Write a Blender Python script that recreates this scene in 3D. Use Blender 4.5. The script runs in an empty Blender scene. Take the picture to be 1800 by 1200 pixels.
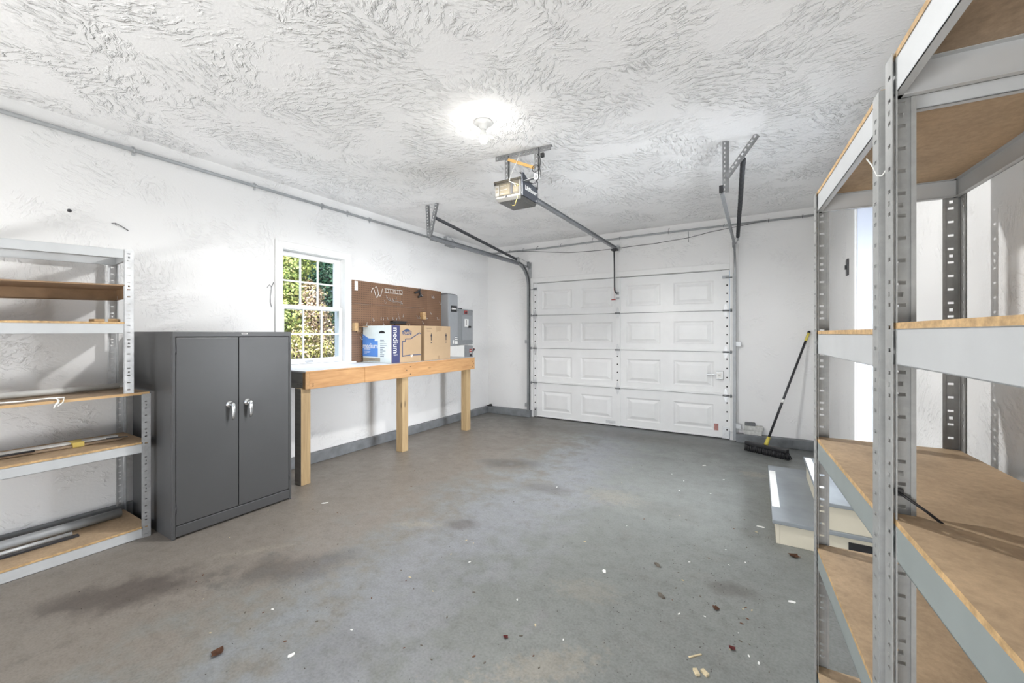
import bpy, bmesh, math, random
from mathutils import Vector, Matrix
C = bpy.context.scene.collection
SC = bpy.context.scene
R = math.radians
V = Vector
random.seed(7)

# ------------------------------------------------------------------ camera
CAM_H = 1.315
YAW = math.atan2(430, 721)
cd = bpy.data.cameras.new('camera')
cd.sensor_width = 36.0
cd.lens = 721 / 1800 * 36
cd.shift_y = -14 / 1800
cd.clip_start = 0.02
cam = bpy.data.objects.new('camera', cd)
cam.location = (0, 0, CAM_H)
cam.rotation_euler = (R(90), 0, YAW)
C.objects.link(cam)
SC.camera = cam

# ------------------------------------------------------------------ world, sun, daylight, exposure
w = bpy.data.worlds.new('sky')
SC.world = w
w.use_nodes = True
nt = w.node_tree
bg = nt.nodes['Background']
sky = nt.nodes.new('ShaderNodeTexSky')
sky.sky_type = 'HOSEK_WILKIE'
sky.sun_direction = (0.30, -0.50, 0.81)
sky.turbidity = 3.0
nt.links.new(sky.outputs[0], bg.inputs[0])
bg.inputs[1].default_value = 2.6

def lamp(name, kind, loc, rot, energy, color=(1, 1, 1), **kw):
    l = bpy.data.lights.new(name, kind)
    l.energy = energy
    l.color = color
    for k, v in kw.items():
        setattr(l, k, v)
    o = bpy.data.objects.new(name, l)
    o.location = loc
    o.rotation_euler = rot
    C.objects.link(o)
    return o

sun = lamp('sun', 'SUN', (3, -2, 8), (0, 0, 0), 6.5, (1, .95, .86), angle=R(0.6))
sun.rotation_euler = V((-0.30, 0.50, -0.81)).to_track_quat('-Z', 'Y').to_euler()
# added unseen fill lamp behind the camera, aimed up to brighten the ceiling
lamp('ceiling_fill_rear', 'AREA', (-1.3, -2.45, .35), (R(116), 0, 0), 84, (1.0, .995, .99),
     shape='RECTANGLE', size=2.6, size_y=.5)
# blue sky light falling in over the shrubs through the window
_d = V((-3.95, 2.59, 1.62)) - V((-5.15, 2.45, 3.55))
lamp('daylight_window', 'AREA', (-5.15, 2.45, 3.55), _d.to_track_quat('-Z', 'Y').to_euler(), 115.0, (.66, .80, 1.0),
     shape='RECTANGLE', size=2.2, size_y=1.2)
# daylight from the bright hall behind the open side doorway
lamp('daylight_side_doorway', 'AREA', (1.66, 3.50, 1.12), (R(82), 0, R(90)), 44.0, (.90, .945, 1.0),
     shape='RECTANGLE', size=1.0, size_y=1.2, spread=R(105))
SC.view_settings.view_transform = 'Standard'
SC.view_settings.look = 'None'
SC.view_settings.gamma = 1
SC.view_settings.exposure = 0.62
SC.cycles.use_denoising = True
SC.cycles.max_bounces = 14
SC.cycles.diffuse_bounces = 12
SC.cycles.glossy_bounces = 4
SC.cycles.transmission_bounces = 6
SC.cycles.caustics_reflective = False
SC.cycles.caustics_refractive = False
SC.cycles.sample_clamp_indirect = 12.0
BULB = 100.0
SPOT = 116.0

# ------------------------------------------------------------------ materials
def nodes(name):
    m = bpy.data.materials.new(name)
    m.use_nodes = True
    t = m.node_tree
    return m, t, t.nodes['Principled BSDF']

def N(t, kind, **kw):
    n = t.nodes.new(kind)
    for k, v in kw.items():
        if k in n.inputs.keys():
            n.inputs[k].default_value = v
        else:
            setattr(n, k, v)
    return n

def ramp(t, src, stops):
    r = t.nodes.new('ShaderNodeValToRGB')
    el = r.color_ramp.elements
    while len(el) < len(stops):
        el.new(0.5)
    for e, (p, c) in zip(el, stops):
        e.position = p
        e.color = c if len(c) == 4 else (*c, 1)
    t.links.new(src, r.inputs[0])
    return r

def math_(t, op, a, b=None, clamp=False):
    n = t.nodes.new('ShaderNodeMath')
    n.operation = op
    n.use_clamp = clamp
    for i, v in enumerate((a, b)):
        if v is None:
            continue
        if isinstance(v, (int, float)):
            n.inputs[i].default_value = v
        else:
            t.links.new(v, n.inputs[i])
    return n.outputs[0]

def mixc(t, fac, a, b):
    n = t.nodes.new('ShaderNodeMix')
    n.data_type = 'RGBA'
    for i, v in ((0, fac), (6, a), (7, b)):
        if isinstance(v, (int, float)):
            n.inputs[i].default_value = v
        elif isinstance(v, tuple):
            n.inputs[i].default_value = (*v, 1) if len(v) == 3 else v
        else:
            t.links.new(v, n.inputs[i])
    return n.outputs[2]

def coords(t, scale=(1, 1, 1), rot=(0, 0, 0), loc=(0, 0, 0)):
    tc = t.nodes.new('ShaderNodeTexCoord')
    mp = t.nodes.new('ShaderNodeMapping')
    mp.inputs['Scale'].default_value = scale
    mp.inputs['Rotation'].default_value = rot
    mp.inputs['Location'].default_value = loc
    t.links.new(tc.outputs['Object'], mp.inputs[0])
    return mp.outputs[0]

def noise(t, vec, scale, detail=3, rough=.55, dist=0):
    n = N(t, 'ShaderNodeTexNoise')
    n.inputs['Scale'].default_value = scale
    n.inputs['Detail'].default_value = detail
    n.inputs['Roughness'].default_value = rough
    n.inputs['Distortion'].default_value = dist
    t.links.new(vec, n.inputs['Vector'])
    return n

def bump(t, b, h, strength, dist=.01):
    n = t.nodes.new('ShaderNodeBump')
    n.inputs['Strength'].default_value = strength
    n.inputs['Distance'].default_value = dist
    t.links.new(h, n.inputs['Height'])
    t.links.new(n.outputs[0], b.inputs['Normal'])
    return n

def plain(name, col, rough=.5, metal=0, spec=.5, var=.06, scale=18, bumps=0, emit=0):
    m, t, b = nodes(name)
    v = coords(t)
    n = noise(t, v, scale, 4)
    lo = tuple(max(0, c * (1 - var)) for c in col)
    hi = tuple(min(1, c * (1 + var)) for c in col)
    r = ramp(t, n.outputs[0], [(.3, lo), (.7, hi)])
    t.links.new(r.outputs[0], b.inputs['Base Color'])
    b.inputs['Roughness'].default_value = rough
    b.inputs['Metallic'].default_value = metal
    b.inputs['Specular IOR Level'].default_value = spec
    if bumps:
        bump(t, b, n.outputs[0], bumps, .003)
    if emit:
        b.inputs['Emission Color'].default_value = (*col, 1)
        b.inputs['Emission Strength'].default_value = emit
    return m

def trowel(name, col, plane, strength, cell, stroke, cover, specks):
    """textured plaster: cells of strokes, each cell in its own direction. plane = which two axes lie in the surface"""
    m, t, b = nodes(name)
    tc = t.nodes.new('ShaderNodeTexCoord')
    sep = t.nodes.new('ShaderNodeSeparateXYZ')
    t.links.new(tc.outputs['Object'], sep.inputs[0])
    com = t.nodes.new('ShaderNodeCombineXYZ')
    ax = {'x': 0, 'y': 1, 'z': 2}
    t.links.new(sep.outputs[ax[plane[0]]], com.inputs[0])
    t.links.new(sep.outputs[ax[plane[1]]], com.inputs[1])
    p = com.outputs[0]
    wob = noise(t, p, 3.5, 3)
    addv = t.nodes.new('ShaderNodeVectorMath'); addv.operation = 'MULTIPLY_ADD'
    t.links.new(wob.outputs['Color'], addv.inputs[0])
    addv.inputs[1].default_value = (.30, .30, 0)
    t.links.new(p, addv.inputs[2])
    p2 = addv.outputs[0]
    vo = N(t, 'ShaderNodeTexVoronoi', voronoi_dimensions='2D')
    vo.inputs['Scale'].default_value = cell
    t.links.new(p2, vo.inputs['Vector'])
    sc = t.nodes.new('ShaderNodeSeparateColor')
    t.links.new(vo.outputs['Color'], sc.inputs[0])
    ang = math_(t, 'MULTIPLY', sc.outputs[0], 6.28)
    wob2 = noise(t, p, 14, 3)
    add2 = t.nodes.new('ShaderNodeVectorMath'); add2.operation = 'MULTIPLY_ADD'
    t.links.new(wob2.outputs['Color'], add2.inputs[0])
    add2.inputs[1].default_value = (.05, .05, 0)
    t.links.new(p, add2.inputs[2])
    rot = N(t, 'ShaderNodeVectorRotate', rotation_type='Z_AXIS')
    t.links.new(add2.outputs[0], rot.inputs['Vector'])
    t.links.new(ang, rot.inputs['Angle'])
    mp = t.nodes.new('ShaderNodeMapping')
    mp.inputs['Scale'].default_value = (stroke * .40, stroke, 1)
    t.links.new(rot.outputs[0], mp.inputs[0])
    st = noise(t, mp.outputs[0], 1.0, 4, .55, .25)
    ridge = ramp(t, st.outputs[0], [(.47, (0, 0, 0)), (.60, (.7, .7, .7)), (.66, (1, 1, 1)), (.70, (.4, .4, .4))])
    msk = noise(t, p, 2.6, 4, .6)
    mask = ramp(t, msk.outputs[0], [(cover, (0, 0, 0)), (cover + .14, (1, 1, 1))])
    fine = noise(t, p, 60, 3)
    h1 = math_(t, 'MULTIPLY', ridge.outputs[0], mask.outputs[0])
    h2 = math_(t, 'MULTIPLY', fine.outputs[0], .12)
    h = math_(t, 'ADD', h1, h2)
    bump(t, b, h, strength, .012)
    base = noise(t, p, .9, 3)
    c0 = ramp(t, base.outputs[0], [(.3, tuple(c * .965 for c in col)), (.7, col)])
    out = c0.outputs[0]
    if specks:
        sp = N(t, 'ShaderNodeTexVoronoi')
        sp.inputs['Scale'].default_value = 9
        t.links.new(p2, sp.inputs['Vector'])
        d = math_(t, 'LESS_THAN', sp.outputs['Distance'], .035)
        pick = noise(t, p, 5, 1)
        k = math_(t, 'GREATER_THAN', pick.outputs[0], .60)
        out = mixc(t, math_(t, 'MULTIPLY', math_(t, 'MULTIPLY', d, k), .7), out, (.18, .17, .16))
    t.links.new(out, b.inputs['Base Color'])
    b.inputs['Roughness'].default_value = .75
    b.inputs['Specular IOR Level'].default_value = .25
    return m

def floor_mat():
    m, t, b = nodes('painted_concrete')
    v = coords(t)
    n1 = noise(t, v, .8, 6, .6)
    n2 = noise(t, v, 5, 8, .65)
    n3 = noise(t, v, 90, 3, .6)
    n4 = noise(t, v, 26, 6, .7)
    base = ramp(t, n1.outputs[0], [(.32, (.178, .187, .181)), (.55, (.206, .216, .207)), (.75, (.234, .242, .232))]).outputs[0]
    # worn tan dirt left of the old wheel track, running the length of the floor
    sep = t.nodes.new('ShaderNodeSeparateXYZ')
    t.links.new(v, sep.inputs[0])
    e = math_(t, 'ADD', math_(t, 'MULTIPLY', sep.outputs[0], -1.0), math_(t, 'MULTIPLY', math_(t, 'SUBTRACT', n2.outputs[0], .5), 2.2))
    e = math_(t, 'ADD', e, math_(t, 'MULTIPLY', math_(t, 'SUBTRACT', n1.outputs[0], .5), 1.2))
    edge = ramp(t, math_(t, 'MULTIPLY', math_(t, 'SUBTRACT', e, 1.75), 1.1, True), [(.0, (0, 0, 0)), (.75, (1, 1, 1))]).outputs[0]
    col = mixc(t, math_(t, 'MULTIPLY', edge, .92), base, (.225, .198, .172))
    # bluish window light painted into the floor colour, just right of it
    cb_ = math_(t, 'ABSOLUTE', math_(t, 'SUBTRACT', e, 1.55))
    window_sheen = ramp(t, cb_, [(.0, (1, 1, 1)), (.55, (0, 0, 0))]).outputs[0]
    col = mixc(t, math_(t, 'MULTIPLY', window_sheen, .62), col, (.270, .279, .312))
    # darker strip near the overhead door
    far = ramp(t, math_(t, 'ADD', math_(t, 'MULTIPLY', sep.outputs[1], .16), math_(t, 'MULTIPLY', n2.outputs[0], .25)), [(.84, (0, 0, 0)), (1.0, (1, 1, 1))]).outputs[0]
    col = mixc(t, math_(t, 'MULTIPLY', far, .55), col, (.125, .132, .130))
    # scattered wear
    wear = ramp(t, n2.outputs[0], [(.56, (0, 0, 0)), (.70, (1, 1, 1))]).outputs[0]
    col = mixc(t, math_(t, 'MULTIPLY', wear, .35), col, (.185, .173, .160))
    # spots: (x, y, rx, ry, colour, amount, noisy threshold)
    def spot(col, cx, cy, rx, ry, c, amt, rot=0, ns=None):
        mp = t.nodes.new('ShaderNodeMapping'); mp.vector_type = 'TEXTURE'
        mp.inputs['Location'].default_value = (cx, cy, 0)
        mp.inputs['Rotation'].default_value = (0, 0, rot)
        mp.inputs['Scale'].default_value = (rx, ry, 1)
        t.links.new(v, mp.inputs[0])
        ln = t.nodes.new('ShaderNodeVectorMath'); ln.operation = 'LENGTH'
        t.links.new(mp.outputs[0], ln.inputs[0])
        src = ns or n2.outputs[0]
        q = math_(t, 'ADD', ln.outputs['Value'], math_(t, 'MULTIPLY', math_(t, 'SUBTRACT', src, .5), 3.4 if ns else 2.6))
        r = ramp(t, q, [(.35, (1, 1, 1)), (1.0, (0, 0, 0))]).outputs[0]
        return mixc(t, math_(t, 'MULTIPLY', r, amt), col, c)
    brown = (.085, .071, .062)
    tan = (.30, .272, .225)
    for a in SPOTS_DARK:
        col = spot(col, *a[:4], brown, a[4], a[5])
    for a in SPOTS_TAN:
        col = spot(col, *a[:4], tan, a[4], a[5], n4.outputs[0])
    n5 = noise(t, v, 14, 8, .75)
    blotch = ramp(t, n5.outputs[0], [(.30, (.80, .79, .78)), (.5, (1, 1, 1)), (.72, (1.10, 1.10, 1.09))]).outputs[0]
    mb_ = t.nodes.new('ShaderNodeMix'); mb_.data_type = 'RGBA'; mb_.blend_type = 'MULTIPLY'; mb_.inputs[0].default_value = 1
    t.links.new(col, mb_.inputs[6]); t.links.new(blotch, mb_.inputs[7]); col = mb_.outputs[2]
    gr = ramp(t, n3.outputs[0], [(.25, (.80, .80, .80)), (.6, (1.06, 1.06, 1.06))]).outputs[0]
    mul = t.nodes.new('ShaderNodeMix'); mul.data_type = 'RGBA'; mul.blend_type = 'MULTIPLY'
    mul.inputs[0].default_value = 1
    t.links.new(col, mul.inputs[6]); t.links.new(gr, mul.inputs[7])
    t.links.new(mul.outputs[2], b.inputs['Base Color'])
    rr = ramp(t, n2.outputs[0], [(.3, (.34, .34, .34)), (.7, (.55, .55, .55))])
    t.links.new(rr.outputs[0], b.inputs['Roughness'])
    bump(t, b, n4.outputs[0], .12, .004)
    return m

SPOTS_DARK = [(-2.75, .78, .42, .22, .75, .9), (-2.25, 1.35, .40, .18, .55, .8), (-2.15, 3.55, .34, .20, .60, .3), (-1.55, 3.15, .30, .14, .45, .2),
              (-2.5, 5.2, .6, .25, .40, 0), (-1.2, 5.3, 1.1, .30, .45, 0), (-.55, 3.2, .3, .2, .22, 0), (-1.75, 2.25, .16, .10, .55, .5),
              (-.1, 2.4, .18, .08, .45, .2), (-1.5, 1.1, .25, .2, .2, 0)]
SPOTS_TAN = [(-.95, .95, .42, .20, .95, 1.0), (-.72, 1.45, .28, .10, .55, .8), (-.75, 2.0, .2, .12, .3, .3), (-1.0, 3.25, .28, .18, .4, 0),
             (-2.0, 2.10, .20, .06, .55, .5), (-.02, 4.45, .14, .10, .6, 0), (-2.6, 1.35, .3, .04, .4, .9)]

def wood(name, c0, c1, axis='y', scale=1.0, rough=.6, knots=True):
    m, t, b = nodes(name)
    s = {'x': (1.2, 14, 14), 'y': (14, 1.2, 14), 'z': (14, 14, 1.2)}[axis]
    v = coords(t, tuple(q * scale for q in s))
    n = noise(t, v, 1.6, 5, .6, 1.2)
    wv = N(t, 'ShaderNodeTexNoise'); wv.inputs['Scale'].default_value = 6; wv.inputs['Detail'].default_value = 4
    t.links.new(v, wv.inputs['Vector'])
    mix = math_(t, 'ADD', math_(t, 'MULTIPLY', n.outputs[0], .7), math_(t, 'MULTIPLY', wv.outputs[0], .3))
    r = ramp(t, mix, [(.33, c0), (.66, c1)])
    col = r.outputs[0]
    if knots:
        v2 = coords(t, {'x': (2.2, 7, 7), 'y': (7, 2.2, 7), 'z': (7, 7, 2.2)}[axis])
        vo = N(t, 'ShaderNodeTexVoronoi'); vo.inputs['Scale'].default_value = 1.3
        t.links.new(v2, vo.inputs['Vector'])
        k = ramp(t, vo.outputs['Distance'], [(.06, (1, 1, 1)), (.14, (0, 0, 0))]).outputs[0]
        col = mixc(t, math_(t, 'MULTIPLY', k, .75), col, tuple(q * .30 for q in c0))
    t.links.new(col, b.inputs['Base Color'])
    b.inputs['Roughness'].default_value = rough
    bump(t, b, mix, .15, .003)
    return m

def chipboard(name, col, var=.22):
    m, t, b = nodes(name)
    v = coords(t)
    n = noise(t, v, 55, 5, .7)
    n2 = noise(t, v, 5, 4)
    r = ramp(t, n.outputs[0], [(.3, tuple(c * (1 - var) for c in col)), (.7, tuple(min(1, c * (1 + var)) for c in col))])
    r2 = ramp(t, n2.outputs[0], [(.35, (.82, .82, .82)), (.65, (1.05, 1.05, 1.05))])
    mul = t.nodes.new('ShaderNodeMix'); mul.data_type = 'RGBA'; mul.blend_type = 'MULTIPLY'
    mul.inputs[0].default_value = 1
    t.links.new(r.outputs[0], mul.inputs[6]); t.links.new(r2.outputs[0], mul.inputs[7])
    t.links.new(mul.outputs[2], b.inputs['Base Color'])
    b.inputs['Roughness'].default_value = .7
    bump(t, b, n.outputs[0], .2, .002)
    return m

def steel(name, col, rough=.42, metal=.75, var=.18):
    m, t, b = nodes(name)
    v = coords(t)
    n = noise(t, v, 30, 5, .65, .4)
    n2 = noise(t, v, 4, 3)
    a = math_(t, 'ADD', math_(t, 'MULTIPLY', n.outputs[0], .5), math_(t, 'MULTIPLY', n2.outputs[0], .5))
    r = ramp(t, a, [(.35, tuple(c * (1 - var) for c in col)), (.65, tuple(min(1, c * (1 + var)) for c in col))])
    t.links.new(r.outputs[0], b.inputs['Base Color'])
    rr = ramp(t, n2.outputs[0], [(.3, (rough * .8,) * 3), (.7, (rough * 1.2,) * 3)])
    t.links.new(rr.outputs[0], b.inputs['Roughness'])
    b.inputs['Metallic'].default_value = metal
    return m

def pegboard_mat():
    m, t, b = nodes('pegboard_brown')
    v = coords(t)
    n = noise(t, v, 3, 5, .6)
    base = ramp(t, n.outputs[0], [(.3, (.150, .080, .045)), (.7, (.215, .122, .072))]).outputs[0]
    sep = t.nodes.new('ShaderNodeSeparateXYZ'); t.links.new(v, sep.inputs[0])
    def dots(o):
        f = math_(t, 'SUBTRACT', math_(t, 'FRACT', math_(t, 'MULTIPLY', o, 1 / .0254)), .5)
        return math_(t, 'MULTIPLY', f, f)
    d = math_(t, 'LESS_THAN', math_(t, 'ADD', dots(sep.outputs[1]), dots(sep.outputs[2])), .030)
    col = mixc(t, d, base, (.035, .02, .012))
    t.links.new(col, b.inputs['Base Color'])
    b.inputs['Roughness'].default_value = .6
    return m

def leafmat(name, cols):
    m, t, b = nodes(name)
    v = coords(t)
    n = noise(t, v, 7, 4, .7)
    r = ramp(t, n.outputs[0], [(.30 + .40 * i / max(1, len(cols) - 1), c) for i, c in enumerate(cols)])
    t.links.new(r.outputs[0], b.inputs['Base Color'])
    b.inputs['Roughness'].default_value = .55
    b.inputs['Subsurface Weight'].default_value = 0
    return m

M = {}
M['wall'] = trowel('wall_plaster_side', (.775, .773, .77), 'yz', .55, 2.2, 44, .47, True)
M['wall_far'] = trowel('wall_plaster_far', (.775, .773, .77), 'xz', .5, 2.2, 44, .50, True)
M['ceiling'] = trowel('ceiling_plaster', (.92, .92, .92), 'xy', .95, 3.0, 34, .41, False)
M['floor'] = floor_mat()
M['curb'] = plain('curb_grey_paint', (.175, .185, .195), .6, var=.22, scale=9, bumps=.3)
M['white'] = plain('white_trim_paint', (.77, .77, .765), .45, var=.02)
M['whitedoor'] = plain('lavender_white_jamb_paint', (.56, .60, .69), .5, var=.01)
M['garage_white'] = plain('garage_door_white', (.76, .765, .765), .42, var=.025, scale=6)
M['jointgrey'] = plain('joint_shadow_grey', (.20, .205, .21), .7, var=.1)  # grey for the shadow lines painted along the door section gaps
M['vinyl'] = plain('white_vinyl', (.82, .82, .82), .35, var=.01)
M['galv'] = steel('galvanised_steel', (.47, .48, .49), .42, .6)
M['galv_dull'] = steel('galvanised_dull', (.26, .265, .27), .5, .45)
M['galv_post'] = steel('galvanised_post', (.335, .34, .335), .45, .28, .16)
M['galv_light'] = steel('galvanised_light', (.62, .63, .64), .45, .45)
M['beam_grey'] = plain('shelf_beam_grey_enamel', (.50, .515, .525), .45, .15, var=.05, scale=5)
M['beam_green'] = plain('shelf_beam_green_grey', (.29, .325, .32), .45, .2, var=.07, scale=5)
M['track'] = steel('track_steel', (.27, .28, .29), .45, .5)
M['spring'] = steel('spring_steel', (.085, .088, .095), .45, .6)
M['darkmetal'] = plain('dark_metal', (.045, .045, .05), .4, .4)
M['black'] = plain('black_plastic', (.018, .018, .02), .45)
M['hole'] = plain('dark_hole', (.02, .02, .02), .9)
M['chrome'] = steel('chrome', (.72, .73, .74), .18, .95, .05)
M['cab'] = plain('cabinet_charcoal_enamel', (.062, .0625, .064), .38, 0, var=.06, scale=2.5)
M['chip'] = chipboard('particle_board', (.49, .355, .225), .14)
M['chip_edge'] = chipboard('particle_board_edge', (.50, .33, .16), .34)
M['chip_dark'] = chipboard('weathered_board', (.36, .265, .18), .2)
M['brownboard'] = plain('brown_hardboard', (.27, .17, .095), .55, var=.12)
M['pine_y'] = wood('pine_front_board', (.42, .215, .085), (.60, .345, .155), 'y')
M['pine_z'] = wood('post_wood', (.36, .245, .125), (.52, .375, .20), 'z', knots=True)
M['pine_end'] = plain('pine_end_grain', (.47, .28, .13), .7, var=.15, scale=40)
M['greywood'] = wood('weathered_grey_wood', (.22, .215, .20), (.36, .35, .33), 'x', knots=False)
M['stick'] = wood('yellow_stick', (.62, .37, .11), (.74, .47, .17), 'x', knots=False)
M['woodblock'] = wood('wood_offcut', (.42, .26, .12), (.58, .39, .20), 'x', knots=False)
M['hardboard_white'] = plain('white_bench_top', (.72, .73, .74), .5, var=.05, scale=4)
M['card'] = plain('cardboard', (.43, .305, .185), .8, var=.05, scale=6)
M['card_edge'] = plain('cardboard_cut_edge', (.36, .25, .15), .9)
M['boxwhite'] = plain('printed_white', (.74, .80, .79), .7, var=.03)
M['boxblue'] = plain('printed_light_blue', (.105, .27, .68), .7, var=.03)
M['boxnavy'] = plain('printed_navy', (.045, .05, .14), .7, var=.05)
M['ink'] = plain('dark_ink', (.035, .03, .04), .8)
M['inkblue'] = plain('ink_slate', (.05, .075, .15), .8)
M['paper'] = plain('white_paper', (.80, .80, .78), .7, var=.02)
M['beigelabel'] = plain('beige_label', (.40, .35, .26), .6, var=.1)
M['elec'] = plain('electrical_grey_enamel', (.30, .315, .33), .42, var=.03)
M['elec_d'] = plain('electrical_grey_darker', (.245, .26, .27), .42, var=.03)
M['red'] = plain('red_label', (.36, .06, .05), .6)
M['pinkred'] = plain('faded_red_sticker', (.42, .20, .18), .7, var=.3, scale=120)
M['yellow'] = plain('yellow_plastic', (.60, .50, .09), .5)
M['tape'] = plain('yellow_tape', (.60, .46, .12), .6)
M['peg'] = pegboard_mat()
M['navy'] = plain('opener_slate_plastic', (.055, .062, .078), .5)
M['openerdark'] = plain('opener_grey_plastic', (.10, .098, .092), .5)
M['openerbeige'] = plain('opener_beige_panel', (.050, .045, .036), .8, 0, .1, var=.1)
M['openerlabel'] = plain('opener_label_print', (.085, .074, .054), .8, 0, .1, var=.2, scale=90)
M['lens'] = plain('opener_lens', (.075, .073, .068), .25, var=.05)
M['stepgrey'] = plain('step_grey_paint', (.26, .285, .305), .5, var=.12, scale=5)
M['stepcream'] = plain('step_cream_paint', (.66, .615, .50), .6, var=.05, scale=6)
M['concrete'] = plain('concrete_block', (.50, .50, .48), .9, var=.16, scale=40, bumps=.4)
M['slate'] = plain('dark_grey_block', (.14, .145, .15), .9, var=.15, scale=40, bumps=.3)
M['pipegrey'] = plain('grey_plastic_pipe', (.36, .375, .385), .4, .15, var=.08)
M['pvcwhite'] = plain('white_plastic_pipe', (.62, .62, .60), .4, var=.05)
M['wire_white'] = plain('white_cord', (.78, .78, .75), .6)
M['wire_grey'] = plain('grey_cable', (.16, .16, .165), .5)
M['ceramic'] = plain('white_porcelain', (.82, .82, .80), .3, var=.01)
M['bulb'] = plain('lit_bulb', (1, .97, .90), .3, var=0, emit=BULB)
M['leafbrown'] = plain('dead_leaf_brown', (.15, .07, .04), .8, var=.3, scale=60)
M['leafred'] = plain('dead_leaf_red', (.20, .04, .04), .8, var=.3, scale=60)
M['pod'] = plain('grey_brown_chip', (.13, .11, .09), .8, var=.3, scale=60)
M['chipwood'] = plain('pale_wood_chip', (.62, .52, .34), .8, var=.2, scale=60)
M['grit'] = plain('dark_grit', (.06, .05, .045), .9)
M['bark'] = plain('bark', (.09, .065, .05), .9, var=.3)
M['lawn'] = plain('lawn_green', (.06, .12, .03), .9, var=.4, scale=4)
M['leaf_lime'] = leafmat('leaf_yellow_green', [(.16, .22, .035), (.40, .48, .13), (.62, .66, .27)])
M['leaf_pink'] = leafmat('leaf_pinkish_tan', [(.30, .20, .10), (.58, .42, .30), (.74, .60, .46)])
M['leaf_dark'] = leafmat('leaf_dark_green', [(.010, .035, .020), (.03, .10, .055), (.09, .22, .15)])
M['leaf_olive'] = leafmat('leaf_olive_brown', [(.10, .07, .02), (.34, .32, .09), (.60, .55, .22)])

gm, gt, gb = nodes('window_glass')
for n_ in list(gt.nodes):
    if n_.type == 'BSDF_PRINCIPLED':
        gt.nodes.remove(n_)
tr = gt.nodes.new('ShaderNodeBsdfTransparent')
gl = gt.nodes.new('ShaderNodeBsdfGlossy'); gl.inputs['Roughness'].default_value = .02
mx = gt.nodes.new('ShaderNodeMixShader'); mx.inputs[0].default_value = .05
gt.links.new(tr.outputs[0], mx.inputs[1]); gt.links.new(gl.outputs[0], mx.inputs[2])
gt.links.new(mx.outputs[0], [q for q in gt.nodes if q.type == 'OUTPUT_MATERIAL'][0].inputs[0])
M['glass'] = gm

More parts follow.
